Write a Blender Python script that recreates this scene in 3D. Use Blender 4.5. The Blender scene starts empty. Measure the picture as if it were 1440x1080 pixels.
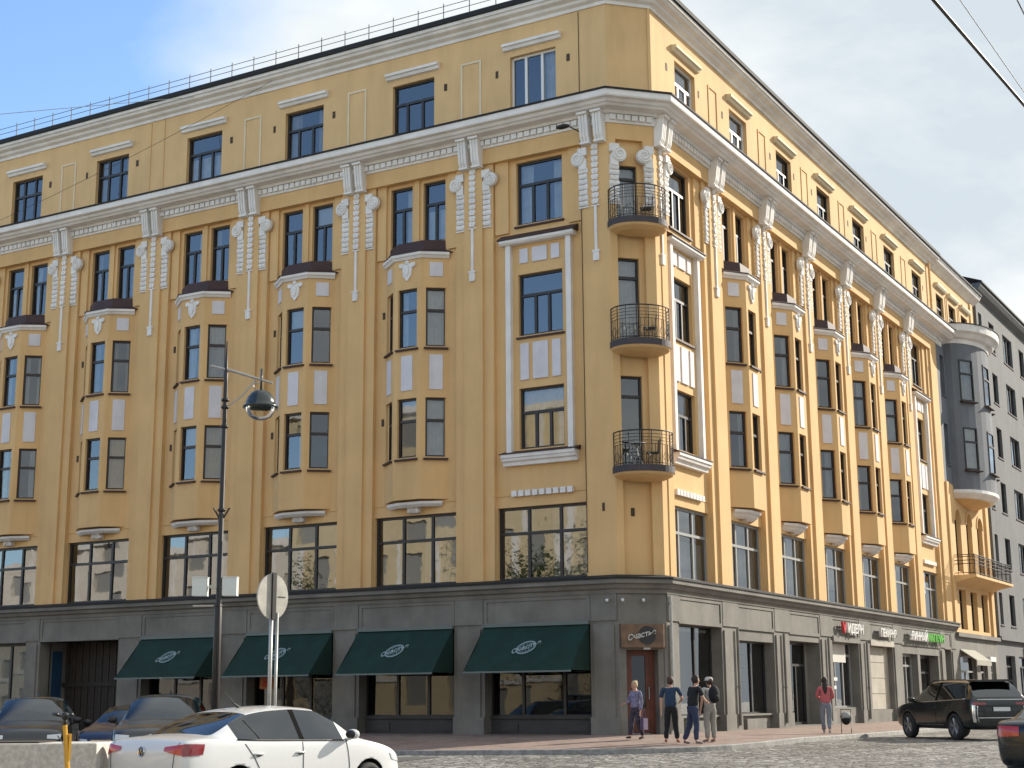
import bpy, bmesh, math, random
from mathutils import Vector, Matrix, noise as mnoise
from mathutils.bvhtree import BVHTree
random.seed(7)
R = math.radians
sc = bpy.context.scene
col = sc.collection

# ------------------------------------------------------------ materials
def ramp_mix(nt, fac, a, b):
    m = nt.nodes.new('ShaderNodeMix'); m.data_type = 'RGBA'
    nt.links.new(fac, m.inputs[0])
    m.inputs[6].default_value = (*a, 1); m.inputs[7].default_value = (*b, 1)
    return m.outputs[2]

def mapr(nt, src, a, b, c=0.0, d=1.0):
    r = nt.nodes.new('ShaderNodeMapRange')
    nt.links.new(src, r.inputs[0])
    for i, v in enumerate((a, b, c, d)): r.inputs[i + 1].default_value = v
    return r.outputs[0]

def noise_tex(nt, vec, scale, detail=4, rough=.55):
    n = nt.nodes.new('ShaderNodeTexNoise')
    n.inputs['Scale'].default_value = scale; n.inputs['Detail'].default_value = detail
    n.inputs['Roughness'].default_value = rough
    nt.links.new(vec, n.inputs['Vector'])
    return n.outputs[0]

def mapped(nt, src, scale):
    m = nt.nodes.new('ShaderNodeMapping'); m.inputs['Scale'].default_value = scale
    nt.links.new(src, m.inputs['Vector'])
    return m.outputs[0]

def mat(name, c, rough=.8, var=.0, vs=1.5, bump=0., bs=60., metal=0., c2=None, streak=0., spec=None, coat=0., emit=None, world=True):
    m = bpy.data.materials.new(name); m.use_nodes = True
    nt = m.node_tree; b = nt.nodes['Principled BSDF']
    b.inputs['Base Color'].default_value = (*c, 1)
    b.inputs['Roughness'].default_value = rough
    b.inputs['Metallic'].default_value = metal
    if spec is not None: b.inputs['Specular IOR Level'].default_value = spec
    if coat: b.inputs['Coat Weight'].default_value = coat; b.inputs['Coat Roughness'].default_value = .03
    if emit: 
        b.inputs['Emission Color'].default_value = (*c, 1); b.inputs['Emission Strength'].default_value = emit
    if world:
        g = nt.nodes.new('ShaderNodeNewGeometry').outputs['Position']
    else:
        g = nt.nodes.new('ShaderNodeTexCoord').outputs['Object']
    out = None
    if var or c2:
        f = mapr(nt, noise_tex(nt, g, vs, 6, .6), .32, .68)
        d = c2 if c2 else tuple(x * (1 - var) for x in c)
        a = c if c2 else tuple(min(1, x * (1 + var * .5)) for x in c)
        out = ramp_mix(nt, f, a, d)
    if streak:
        s = mapr(nt, noise_tex(nt, mapped(nt, g, (2.2, 2.2, .3)), 1.0, 4, .6), .45, .85)
        mm = nt.nodes.new('ShaderNodeMix'); mm.data_type = 'RGBA'; mm.blend_type = 'MULTIPLY'
        k = nt.nodes.new('ShaderNodeMath'); k.operation = 'MULTIPLY'; k.inputs[1].default_value = streak
        nt.links.new(s, k.inputs[0]); nt.links.new(k.outputs[0], mm.inputs[0])
        if out: nt.links.new(out, mm.inputs[6])
        else: mm.inputs[6].default_value = (*c, 1)
        mm.inputs[7].default_value = (.55, .5, .45, 1)
        out = mm.outputs[2]
    if out: nt.links.new(out, b.inputs['Base Color'])
    if bump:
        n = noise_tex(nt, g, bs, 5, .6)
        bp = nt.nodes.new('ShaderNodeBump'); bp.inputs['Strength'].default_value = bump
        bp.inputs['Distance'].default_value = .02
        nt.links.new(n, bp.inputs['Height']); nt.links.new(bp.outputs[0], b.inputs['Normal'])
    return m

def glass_mat(name, tint=(.55, .6, .6), ior=2.15, rough=.015, wob=.0):
    m = bpy.data.materials.new(name); m.use_nodes = True
    nt = m.node_tree; nt.nodes.remove(nt.nodes['Principled BSDF'])
    o = nt.nodes['Material Output']
    t = nt.nodes.new('ShaderNodeBsdfTransparent'); t.inputs[0].default_value = (*tint, 1)
    g = nt.nodes.new('ShaderNodeBsdfGlossy'); g.inputs['Roughness'].default_value = rough
    g.inputs[0].default_value = (.95, .97, 1, 1)
    f = nt.nodes.new('ShaderNodeFresnel'); f.inputs['IOR'].default_value = ior
    x = nt.nodes.new('ShaderNodeMixShader')
    nt.links.new(f.outputs[0], x.inputs[0]); nt.links.new(t.outputs[0], x.inputs[1]); nt.links.new(g.outputs[0], x.inputs[2])
    nt.links.new(x.outputs[0], o.inputs[0])
    if wob:
        p = nt.nodes.new('ShaderNodeNewGeometry').outputs['Position']
        n = noise_tex(nt, p, 1.6, 2, .5)
        bp = nt.nodes.new('ShaderNodeBump'); bp.inputs['Strength'].default_value = wob; bp.inputs['Distance'].default_value = .02
        nt.links.new(n, bp.inputs['Height']); nt.links.new(bp.outputs[0], g.inputs['Normal'])
    return m

M = dict(
    yellow=mat('yellow_stucco', (.70, .452, .205), .88, .09, .5, .3, 45, streak=.25),
    yellow_up=mat('yellow_stucco_upper', (.70, .468, .228), .88, .10, .5, .3, 45, streak=.28),
    white=mat('white_plaster', (.80, .77, .73), .8, .12, 1.2, .3, 40, streak=.25),
    panel=mat('pale_panel_paint', (.66, .64, .66), .8, .08, 2.0, .1, 40, streak=.3),
    cream=mat('cream_outline_paint', (.70, .60, .42), .8, .08),
    grey=mat('grey_stone_render', (.195, .185, .162), .85, .26, .9, .5, 30, streak=.4),
    grey_dk=mat('dark_stone_base', (.06, .058, .055), .8, .2, 2, .3, 30),
    sill=mat('brown_metal_flashing', (.050, .022, .020), .65, .2, 3, .1, 20),
    roof=mat('dark_roof_metal', (.014, .014, .015), .8, .2, 2),
    dark=mat('dark_window_frame', (.022, .02, .02), .45),
    brownf=mat('brown_window_frame', (.028, .02, .018), .45),
    whitef=mat('white_window_frame', (.7, .7, .68), .4),
    greyf=mat('grey_window_frame', (.28, .28, .27), .5),
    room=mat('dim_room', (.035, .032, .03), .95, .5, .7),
    curtain=mat('sheer_curtain', (.66, .67, .68), .95, .15, 3),
    curtain_b=mat('warm_curtain', (.42, .36, .27), .95, .15, 3),
    warm_refl=mat('yellow_facade_reflection', (.85, .62, .26), .9, .2, 1.5),  # yellow sheet behind panes, imitates a sunlit facade mirrored in the glass
    blind=mat('roller_blind', (.62, .60, .55), .9, .05),
    iron=mat('black_iron', (.02, .017, .016), .5, .3, 8),
    slab=mat('balcony_slab_edge', (.055, .045, .05), .7, .2, 4, .2),
    vent=mat('vent_rust', (.07, .045, .025), .8, .3, 9),
    glass=glass_mat('window_glass', (.78, .82, .83), wob=.03), glassm=glass_mat('coated_glass', (.55, .57, .57), 2.5, wob=.05),
    glass2=glass_mat('shop_glass', (.42, .50, .47), 2.2, wob=.03),
    glassd=glass_mat('dark_glass', (.12, .14, .15), 1.7),
    door=mat('red_brown_door', (.13, .038, .02), .5, .3, 3, .2, 20),
    wood=mat('wood_gate', (.022, .015, .010), .7, .4, 4, .3, 15),
    green=mat('green_awning_canvas', (.0025, .026, .019), .85, .3, 2.0),
    awn_under=mat('awning_lining', (.004, .012, .012), .9),
    railing=mat('weathered_railing', (.16, .16, .16), .7),
    glass3=glass_mat('cafe_glass', (.42, .48, .47), 1.55, wob=.03),
    alu=mat('aluminium', (.45, .46, .45), .35, metal=.8),
    galv=mat('galvanised_steel', (.42, .42, .40), .45, .15, 6, metal=.5),
)
def cobble_mat():
    m = bpy.data.materials.new('granite_cobbles'); m.use_nodes = True
    nt = m.node_tree; b = nt.nodes['Principled BSDF']; L = nt.links.new
    g = nt.nodes.new('ShaderNodeNewGeometry').outputs['Position']
    wob = nt.nodes.new('ShaderNodeTexNoise'); wob.inputs['Scale'].default_value = 1.2; L(g, wob.inputs['Vector'])
    ad = nt.nodes.new('ShaderNodeVectorMath'); ad.operation = 'MULTIPLY_ADD'
    L(wob.outputs['Color'], ad.inputs[0]); ad.inputs[1].default_value = (.35, .35, 0); L(g, ad.inputs[2])
    mp = nt.nodes.new('ShaderNodeMapping'); mp.inputs['Rotation'].default_value = (0, 0, .5); mp.inputs['Scale'].default_value = (1, 1.25, 0)
    L(ad.outputs[0], mp.inputs[0])
    v = nt.nodes.new('ShaderNodeTexVoronoi'); v.inputs['Scale'].default_value = 4.6; v.inputs['Randomness'].default_value = .75
    L(mp.outputs[0], v.inputs['Vector'])
    ve = nt.nodes.new('ShaderNodeTexVoronoi'); ve.feature = 'DISTANCE_TO_EDGE'; ve.inputs['Scale'].default_value = 4.6; ve.inputs['Randomness'].default_value = .75
    L(mp.outputs[0], ve.inputs['Vector'])
    sep = nt.nodes.new('ShaderNodeSeparateColor'); L(v.outputs['Color'], sep.inputs[0])
    cr = nt.nodes.new('ShaderNodeValToRGB'); e = cr.color_ramp.elements
    e[0].position = 0; e[0].color = (.15, .145, .135, 1); e[1].position = 1; e[1].color = (.52, .50, .46, 1)
    x = e.new(.35); x.color = (.26, .245, .225, 1); x = e.new(.7); x.color = (.37, .345, .315, 1)
    L(sep.outputs[0], cr.inputs[0])
    jf = mapr(nt, ve.outputs['Distance'], .02, .10)
    mx = nt.nodes.new('ShaderNodeMix'); mx.data_type = 'RGBA'; L(jf, mx.inputs[0])
    mx.inputs[6].default_value = (.07, .065, .055, 1); L(cr.outputs[0], mx.inputs[7])
    big = mapr(nt, noise_tex(nt, g, .22, 8, .7), .38, .62)
    m2 = nt.nodes.new('ShaderNodeMix'); m2.data_type = 'RGBA'; m2.blend_type = 'MULTIPLY'
    L(big, m2.inputs[0]); L(mx.outputs[2], m2.inputs[6]); m2.inputs[7].default_value = (.58, .56, .52, 1)
    L(m2.outputs[2], b.inputs['Base Color']); b.inputs['Roughness'].default_value = .7
    h = nt.nodes.new('ShaderNodeMath'); h.operation = 'ADD'
    h1 = mapr(nt, ve.outputs['Distance'], .0, .16); L(h1, h.inputs[0])
    fn = noise_tex(nt, g, 30, 3); k = nt.nodes.new('ShaderNodeMath'); k.operation = 'MULTIPLY'; k.inputs[1].default_value = .35
    L(fn, k.inputs[0]); L(k.outputs[0], h.inputs[1])
    bp = nt.nodes.new('ShaderNodeBump'); bp.inputs['Strength'].default_value = .8; bp.inputs['Distance'].default_value = .03
    L(h.outputs[0], bp.inputs['Height']); L(bp.outputs[0], b.inputs['Normal'])
    return m
M['cobble'] = cobble_mat()
def paver_mat():
    m = bpy.data.materials.new('red_grey_pavers'); m.use_nodes = True
    nt = m.node_tree; b = nt.nodes['Principled BSDF']; L = nt.links.new
    g = nt.nodes.new('ShaderNodeNewGeometry').outputs['Position']
    br = nt.nodes.new('ShaderNodeTexBrick'); L(g, br.inputs['Vector'])
    br.inputs['Scale'].default_value = 2.4; br.inputs['Mortar Size'].default_value = .012
    br.inputs['Color1'].default_value = (.30, .19, .15, 1); br.inputs['Color2'].default_value = (.36, .27, .22, 1)
    br.inputs['Mortar'].default_value = (.14, .12, .10, 1)
    f = mapr(nt, noise_tex(nt, g, .9, 6, .7), .35, .65)
    m2 = nt.nodes.new('ShaderNodeMix'); m2.data_type = 'RGBA'; m2.blend_type = 'MULTIPLY'
    L(f, m2.inputs[0]); L(br.outputs[0], m2.inputs[6]); m2.inputs[7].default_value = (.7, .68, .66, 1)
    L(m2.outputs[2], b.inputs['Base Color']); b.inputs['Roughness'].default_value = .85
    return m
M['paver'] = paver_mat()
M['kerb'] = mat('granite_kerb', (.30, .29, .27), .8, .35, 6, .3, 40)
M['asphalt'] = mat('asphalt', (.10, .095, .088), .9, .25, 1.2, .5, 80)

# ------------------------------------------------------------ mesh builder
class Fr:
    def __init__(s, o, t, n): s.o = Vector(o); s.t = Vector(t).normalized(); s.n = Vector(n).normalized()
    def P(s, u, w, z): return s.o + s.t * u + s.n * w + Vector((0, 0, z))
FL = Fr((0, 0, 0), (-1, 0, 0), (0, -1, 0))
FR = Fr((0, 0, 0), (0, 1, 0), (1, 0, 0))
CW = 1.05
FC = Fr((-CW, 0, 0), (1, 1, 0), (1, -1, 0)); CL = CW * math.sqrt(2)
FI = Fr((0, 0, 0), (1, 0, 0), (0, 1, 0))

class MB:
    def __init__(s): s.v = []; s.f = []; s.m = []
    def face(s, pts, m=0):
        i = len(s.v); s.v += [tuple(p) for p in pts]; s.f.append(tuple(range(i, i + len(pts)))); s.m.append(m)
    def grid(s, rows, m=0, close_u=False, close_v=False):
        i0 = len(s.v); nr = len(rows); nc = len(rows[0])
        for r in rows: s.v += [tuple(p) for p in r]
        for a in range(nr if close_u else nr - 1):
            for b in range(nc if close_v else nc - 1):
                a2 = (a + 1) % nr; b2 = (b + 1) % nc
                s.f.append((i0 + a * nc + b, i0 + a * nc + b2, i0 + a2 * nc + b2, i0 + a2 * nc + b)); s.m.append(m)
    def box(s, fr, u0, u1, w0, w1, z0, z1, m=0):
        i = len(s.v)
        for z in (z0, z1):
            for u, w in ((u0, w0), (u1, w0), (u1, w1), (u0, w1)): s.v.append(tuple(fr.P(u, w, z)))
        for f in ((0, 3, 2, 1), (4, 5, 6, 7), (0, 1, 5, 4), (1, 2, 6, 5), (2, 3, 7, 6), (3, 0, 4, 7)):
            s.f.append(tuple(i + k for k in f)); s.m.append(m)
    def ring_solid(s, a, b, m=0):
        n = len(a); i = len(s.v)
        s.v += [tuple(p) for p in a] + [tuple(p) for p in b]
        for k in range(n):
            s.f.append((i + k, i + (k + 1) % n, i + n + (k + 1) % n, i + n + k)); s.m.append(m)
        s.f.append(tuple(i + k for k in reversed(range(n)))); s.m.append(m)
        s.f.append(tuple(i + n + k for k in range(n))); s.m.append(m)
    def extr(s, fr, prof, u0, u1, m=0):          # prof of (w,z)
        s.ring_solid([fr.P(u0, w, z) for w, z in prof], [fr.P(u1, w, z) for w, z in prof], m)
    def slabz(s, pts, z0, z1, m=0):              # plan polygon
        s.ring_solid([(x, y, z0) for x, y in pts], [(x, y, z1) for x, y in pts], m)
    def plate(s, fr, pts, w0, w1, m=0):          # (u,z) polygon
        s.ring_solid([fr.P(u, w0, z) for u, z in pts], [fr.P(u, w1, z) for u, z in pts], m)
    def tube(s, p, q, r, n=8, r2=None, m=0):
        p = Vector(p); q = Vector(q); d = (q - p)
        if d.length < 1e-6: return
        d.normalize(); a = d.orthogonal().normalized(); b = d.cross(a); r2 = r if r2 is None else r2
        A = [p + (a * math.cos(t) + b * math.sin(t)) * r for t in [2 * math.pi * k / n for k in range(n)]]
        B = [q + (a * math.cos(t) + b * math.sin(t)) * r2 for t in [2 * math.pi * k / n for k in range(n)]]
        s.ring_solid(A, B, m)
    def path(s, pts, r, n=6, m=0):
        pts = [Vector(p) for p in pts]; rows = []
        d0 = (pts[1] - pts[0]).normalized(); a = d0.orthogonal().normalized()
        for i, p in enumerate(pts):
            d = (pts[min(i + 1, len(pts) - 1)] - pts[max(i - 1, 0)]).normalized()
            a = (a - d * a.dot(d)).normalized(); b = d.cross(a)
            rr = r[i] if isinstance(r, (list, tuple)) else r
            rows.append([p + (a * math.cos(t) + b * math.sin(t)) * rr for t in [2 * math.pi * k / n for k in range(n)]])
        s.grid(rows, m, close_v=True)
        s.face(rows[0][::-1], m); s.face(rows[-1], m)
    def lathe(s, c, prof, n=20, axis=(0, 0, 1), m=0, caps=True):     # prof (r, h)
        c = Vector(c); d = Vector(axis).normalized(); a = d.orthogonal().normalized(); b = d.cross(a)
        rows = [[c + d * h + (a * math.cos(t) + b * math.sin(t)) * r for t in [2 * math.pi * k / n for k in range(n)]] for r, h in prof]
        s.grid(rows, m, close_v=True)
        if caps and prof[0][0] > 1e-4: s.face(rows[0][::-1], m)
        if caps and prof[-1][0] > 1e-4: s.face(rows[-1], m)
    def ball(s, c, r, n=10, m=0, sc3=(1, 1, 1)):
        c = Vector(c)
        rows = []
        for i in range(n // 2 + 1):
            ph = math.pi * i / (n // 2)
            rows.append([c + Vector((sc3[0] * r * math.sin(ph) * math.cos(t), sc3[1] * r * math.sin(ph) * math.sin(t), sc3[2] * r * math.cos(ph))) for t in [2 * math.pi * k / n for k in range(n)]])
        s.grid(rows, m, close_v=True)
    def sweep(s, path, prof, m=0):               # plan path, outward = right of travel
        n = len(path); rows = []
        P = [Vector(p) for p in path]
        for i in range(n):
            d1 = (P[i] - P[i - 1]).normalized() if i else (P[1] - P[0]).normalized()
            d2 = (P[i + 1] - P[i]).normalized() if i < n - 1 else d1
            n1 = Vector((d1.y, -d1.x)); n2 = Vector((d2.y, -d2.x))
            b = (n1 + n2).normalized(); k = 1 / max(.3, b.dot(n1))
            rows.append([(P[i].x + b.x * w * k, P[i].y + b.y * w * k, z) for w, z in prof])
        s.grid(rows, m, close_v=True)
        s.face(rows[0], m); s.face(rows[-1][::-1], m)
    def build(s, name, mats, parent=None, smooth=False, loc=None, fix=True):
        me = bpy.data.meshes.new(name)
        me.from_pydata(s.v, [], s.f)
        if not isinstance(mats, (list, tuple)): mats = [mats]
        for m in mats: me.materials.append(m)
        me.polygons.foreach_set('material_index', s.m)
        if fix:
            bm = bmesh.new(); bm.from_mesh(me); bmesh.ops.remove_doubles(bm, verts=bm.verts, dist=1e-5)
            bmesh.ops.recalc_face_normals(bm, faces=bm.faces); bm.to_mesh(me); bm.free()
        if smooth: me.polygons.foreach_set('use_smooth', [True] * len(me.polygons))
        me.update()
        o = bpy.data.objects.new(name, me); col.objects.link(o)
        if parent: o.parent = parent
        if loc: o.location = loc
        return o

def build_split(mb, name, mats, parent=None, eps=.012, **k):
    """every piece that stands apart becomes a mesh of its own"""
    par = list(range(len(mb.v)))
    def find(a):
        while par[a] != a: par[a] = par[par[a]]; a = par[a]
        return a
    for f in mb.f:
        for a in f[1:]: par[find(a)] = find(f[0])
    isl = {}
    for i, f in enumerate(mb.f): isl.setdefault(find(f[0]), []).append(i)
    L = []
    for fs in isl.values():
        vs = {a for i in fs for a in mb.f[i]}
        lo = [min(mb.v[a][q] for a in vs) - eps for q in range(3)]; hi = [max(mb.v[a][q] for a in vs) + eps for q in range(3)]
        L.append([lo, hi, fs])
    ch = True
    while ch:
        ch = False; out = []
        for g in L:
            for h in out:
                if all(g[0][q] <= h[1][q] and h[0][q] <= g[1][q] for q in range(3)):
                    h[0] = [min(a, b) for a, b in zip(g[0], h[0])]; h[1] = [max(a, b) for a, b in zip(g[1], h[1])]; h[2] += g[2]; ch = True; break
            else: out.append(g)
        L = out
    res = []
    for lo, hi, fs in L:
        m2 = MB(); ix = {}
        for i in fs:
            f = []
            for a in mb.f[i]:
                if a not in ix: ix[a] = len(m2.v); m2.v.append(mb.v[a])
                f.append(ix[a])
            m2.f.append(tuple(f)); m2.m.append(mb.m[i])
        res.append(m2.build(name, mats, parent, **k))
    return res

def tag(o, label=None, cat=None, group=None, kind=None):
    if label: o['label'] = label
    if cat: o['category'] = cat
    if group: o['group'] = group
    if kind: o['kind'] = kind
    return o
def empty(name, loc=(0, 0, 0), rz=0):
    o = bpy.data.objects.new(name, None); col.objects.link(o); o.location = loc; o.rotation_euler = (0, 0, rz)
    o.empty_display_size = .3
    return o
def copy_tree(o, parent=None, name=None):
    c = o.copy(); col.objects.link(c); c.parent = parent
    for ch in list(o.children): copy_tree(ch, c)
    return c

def panel(mb, fr, u0, u1, z0, z1, w, ops, depth=.2, m=0, mr=None):
    mr = m if mr is None else mr
    us = sorted({u0, u1, *[x for o in ops for x in o[:2] if u0 <= x <= u1]})
    zs = sorted({z0, z1, *[x for o in ops for x in o[2:4] if z0 <= x <= z1]})
    for i in range(len(us) - 1):
        for j in range(len(zs) - 1):
            uc = (us[i] + us[i + 1]) / 2; zc = (zs[j] + zs[j + 1]) / 2
            if any(o[0] < uc < o[1] and o[2] < zc < o[3] for o in ops): continue
            mb.face([fr.P(us[i], w, zs[j]), fr.P(us[i + 1], w, zs[j]), fr.P(us[i + 1], w, zs[j + 1]), fr.P(us[i], w, zs[j + 1])], m)
    for o in ops:
        a, b, c, d = o[:4]; e = w - depth
        for q in (((a, c), (a, d)), ((b, c), (b, d)), ((a, c), (b, c)), ((a, d), (b, d))):
            (x0, y0), (x1, y1) = q
            mb.face([fr.P(x0, w, y0), fr.P(x1, w, y1), fr.P(x1, e, y1), fr.P(x0, e, y0)], mr)

def oface(mb, fr, pts, m=0):
    """a face whose normal looks out of the wall"""
    n = (pts[1] - pts[0]).cross(pts[2] - pts[1])
    mb.face(pts if n.dot(fr.n) > 0 else pts[::-1], m)
def window(parent, fr, u0, u1, z0, z1, wp, cols=(1,), tr=.7, top=None, fm='dark', cur=None, sill=True, name='window', bar=.07, glass='glass', transom=True, rail=None):
    """frame standing behind the wall plane wp; cols = relative widths of the lower lights"""
    mb = MB(); f0, f1 = wp - .20, wp - .12
    mb.box(fr, u0, u1, f0, f1, z0, z0 + bar); mb.box(fr, u0, u1, f0, f1, z1 - bar, z1)
    mb.box(fr, u0, u0 + bar, f0, f1, z0 + bar, z1 - bar); mb.box(fr, u1 - bar, u1, f0, f1, z0 + bar, z1 - bar)
    zt = z0 + (z1 - z0) * tr if transom else z1 - bar
    tb = .045
    def lights(cs, za, zb):
        tot = sum(cs); W = u1 - u0 - 2 * bar; x = u0 + bar; out = []
        for i, c in enumerate(cs):
            x2 = x + W * c / tot
            a = x + (tb / 2 if i else 0); b = x2 - (tb / 2 if i < len(cs) - 1 else 0)
            if i < len(cs) - 1: mb.box(fr, x2 - tb, x2 + tb, f0, f1 - .003, za, zb)
            out.append((a, b, za, zb)); x = x2
        return out
    L = []
    if transom:
        mb.box(fr, u0 + bar, u1 - bar, f0, f1 + .003, zt - tb, zt + tb)
        L += lights(cols, z0 + bar, zt - tb) + lights(top or (1,), zt + tb, z1 - bar)
    else:
        L += lights(cols, z0 + bar, z1 - bar)
    if rail:
        for r in rail:
            mb.box(fr, u0 + bar, u1 - bar, f0 + .01, f1 - .006, z0 + (z1 - z0) * r - .015, z0 + (z1 - z0) * r + .015)
    fo = mb.build(name, M[fm], parent)
    g = MB(); wg = (f0 + f1) / 2 - .01
    for a, b, c, d in L:
        ta = random.gauss(0, .006); tz = random.gauss(0, .006); uc = (a + b) / 2; zc = (c + d) / 2
        oface(g, fr, [fr.P(u, wg + (u - uc) * ta + (z - zc) * tz, z) for u, z in ((a - .02, c - .02), (b + .02, c - .02), (b + .02, d + .02), (a - .02, d + .02))])
    g.build('glass', M[glass], fo, fix=False)
    if cur:
        cmb = MB(); kind, cm = cur
        def cloth(a, b, c, d, amp=.03):
            n = max(4, int((b - a) / .05)); rows = [[], []]
            ph = random.random() * 6
            for k in range(n + 1):
                u = a + (b - a) * k / n; w = f0 - .14 + amp * math.sin(ph + k * 1.7) + amp * .5 * math.sin(k * .73)
                rows[0].append(fr.P(u, w, c)); rows[1].append(fr.P(u, w, d))
            cmb.grid(rows)
        if kind == 'full': cloth(u0, u1, z0, z1)
        elif kind == 'left': cloth(u0, u0 + (u1 - u0) * .45, z0, z1)
        elif kind == 'right': cloth(u0 + (u1 - u0) * .55, u1, z0, z1)
        elif kind == 'sides': cloth(u0, u0 + (u1 - u0) * .28, z0, z1); cloth(u1 - (u1 - u0) * .28, u1, z0, z1)
        elif kind == 'top': cmb.face([fr.P(u, f0 - .1, z) for u, z in ((u0, z0 + (z1 - z0) * .62), (u1, z0 + (z1 - z0) * .62), (u1, z1), (u0, z1))])
        elif kind == 'low': cmb.face([fr.P(u, f0 - .1, z) for u, z in ((u0, z0), (u1, z0), (u1, z0 + (z1 - z0) * .55), (u0, z0 + (z1 - z0) * .55))])
        build_split(cmb, 'curtain', M[cm], fo, fix=False)
    if sill:
        s = MB(); s.extr(fr, [(wp - .19, z0 - .012), (wp + .07, z0 - .05), (wp + .07, z0 - .11), (wp - .19, z0 - .11)], u0 - .06, u1 + .06)
        s.build('sill', M['sill'], fo)
    return fo
def rcur():
    return random.choice([None, None, ('low', 'curtain'), ('full', 'curtain'), ('sides', 'curtain'), ('left', 'curtain'), ('right', 'curtain'), ('top', 'blind'), ('sides', 'curtain_b')])
def text_mesh(s, size, depth, shear=0, font=None):
    cu = bpy.data.curves.new('lettering', 'FONT'); cu.body = s; cu.size = size; cu.extrude = depth; cu.shear = shear
    cu.align_x = 'CENTER'; cu.align_y = 'CENTER'; cu.offset = size * .012
    o = bpy.data.objects.new('lettering', cu); col.objects.link(o)
    dg = bpy.context.evaluated_depsgraph_get(); me = bpy.data.meshes.new_from_object(o.evaluated_get(dg))
    bpy.data.objects.remove(o)
    return me
def text_obj(name, s, size, depth, fr, u, w, z, m, parent=None, shear=0, flip=1, rot=0, squash=1):
    """lettering standing on plane w of frame fr; flip=-1 when fr.t runs right-to-left as read"""
    me = text_mesh(s, size, depth, shear)
    rt = fr.t * flip; zz = Vector((0, 0, 1))
    c = fr.P(u, w, z)
    for v in me.vertices:
        x, y, d = v.co; x *= squash
        x, y = x * math.cos(rot) - y * math.sin(rot), x * math.sin(rot) + y * math.cos(rot)
        v.co = c + rt * x + zz * y + fr.n * (d + depth)
    me.materials.clear(); me.materials.append(m)
    o = bpy.data.objects.new(name, me); col.objects.link(o)
    if parent: o.parent = parent
    return o
# ------------------------------------------------------------ ground
def cl(v, a, b): return max(a, min(b, v))
def gz(x, y):
    q = cl(-y, 0, 7); a = .024 + .0022 * cl(2.5 - x, 0, 10)
    return -a * q - .010 * cl(-y - 7, 0, 60) - .012 * cl(x, 0, 6)
def axis(lo, hi, dense_lo, dense_hi, st):
    a = [lo + (dense_lo - lo) * k / 8 for k in range(8)]
    n = int((dense_hi - dense_lo) / st); a += [dense_lo + (dense_hi - dense_lo) * k / n for k in range(n + 1)]
    a += [dense_hi + (hi - dense_hi) * k / 8 for k in range(1, 9)]
    return a
mb = MB(); xs = axis(-700, 700, -60, 60, 2.0); ys = axis(-700, 900, -70, 120, 2.0)
mb.grid([[(x, y, gz(x, y) - .12) for x in xs] for y in ys])
tag(mb.build('street', M['cobble'], smooth=True), kind='structure')
kerb = [(-60, -6.7), (-40, -6.7), (-30, -6.7), (-20, -6.7), (-14, -6.7), (-10, -6.7), (-6, -6.7), (-3, -6.7), (-1, -6.65), (.6, -6.5), (1.7, -6.1), (2.6, -5.5), (3.3, -4.6), (3.75, -3.5), (4.05, -2), (4.25, 0), (4.4, 3), (4.5, 7), (4.5, 14), (4.5, 22), (4.5, 32), (4.5, 45), (4.5, 60), (4.5, 90), (4.5, 130)]
inner = [(-60, .3), (-40, .3), (-30, .3), (-20, .3), (-14, .3), (-10, .3), (-6, .3), (-3, .3), (-1.6, .3), (-1.1, .3), (-.9, .5), (-.75, .6), (-.6, .75), (-.5, .9), (-.3, 1.1), (-.3, 1.6), (-.3, 3.5), (-.3, 7), (-.3, 14), (-.3, 22), (-.3, 32), (-.3, 45), (-.3, 60), (-.3, 90), (-.3, 130)]
KT = .14
mb = MB(); rows = []
for (x0, y0), (x1, y1) in zip(inner, kerb):
    d = Vector((x1 - x0, y1 - y0)); L_ = d.length; d.normalize()
    x1k, y1k = x1 - d.x * KT, y1 - d.y * KT
    rows.append([(x0 + (x1k - x0) * k / 8, y0 + (y1k - y0) * k / 8, gz(x0 + (x1k - x0) * k / 8, y0 + (y1k - y0) * k / 8)) for k in range(9)])
mb.grid(rows)
tag(mb.build('pavement', M['paver'], smooth=True), kind='structure')
mb = MB(); rows = []
for (x0, y0), (x1, y1) in zip(inner, kerb):
    d = Vector((x1 - x0, y1 - y0)).normalized()
    xi, yi = x1 - d.x * KT, y1 - d.y * KT
    rows.append([(xi, yi, gz(xi, yi) - .05), (xi, yi, gz(xi, yi) + .005), (x1 - d.x * .02, y1 - d.y * .02, gz(x1, y1) + .005), (x1, y1, gz(x1, y1) - .015), (x1 + d.x * .01, y1 + d.y * .01, gz(x1, y1) - .16)])
mb.grid(rows)
tag(mb.build('kerb', M['kerb']), kind='structure')
mb = MB()
mb.grid([[(x, y, gz(x, y) - .114) for x in [-60, -45, -30, -20, -12, -8, -5, -2.4 - (y + 6.75) * .12]] for y in (-6.75, -7.0, -8, -9, -10.4)])
tag(mb.build('asphalt_strip', M['asphalt'], smooth=True), kind='structure')
# ------------------------------------------------------------ yellow corner building
B = empty('yellow_building', (0, 0, 0))
tag(B, 'long yellow corner building with white cornice, oriels, and grey shop floor', 'building')
UE_L, UE_R = 34.6, 35.5
Z2, ZT = 4.52, 18.2
def cb(side, j): return (3.67 + 4.67 * j) if side == 'L' else (3.56 + 4.79 * j)
def pc(side, j): return (6.02 + 4.67 * j) if side == 'L' else (5.955 + 4.79 * j)
NB = dict(L=7, R=7)
HW = 1.63
def wallpart(name='wall'): return MB()

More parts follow.
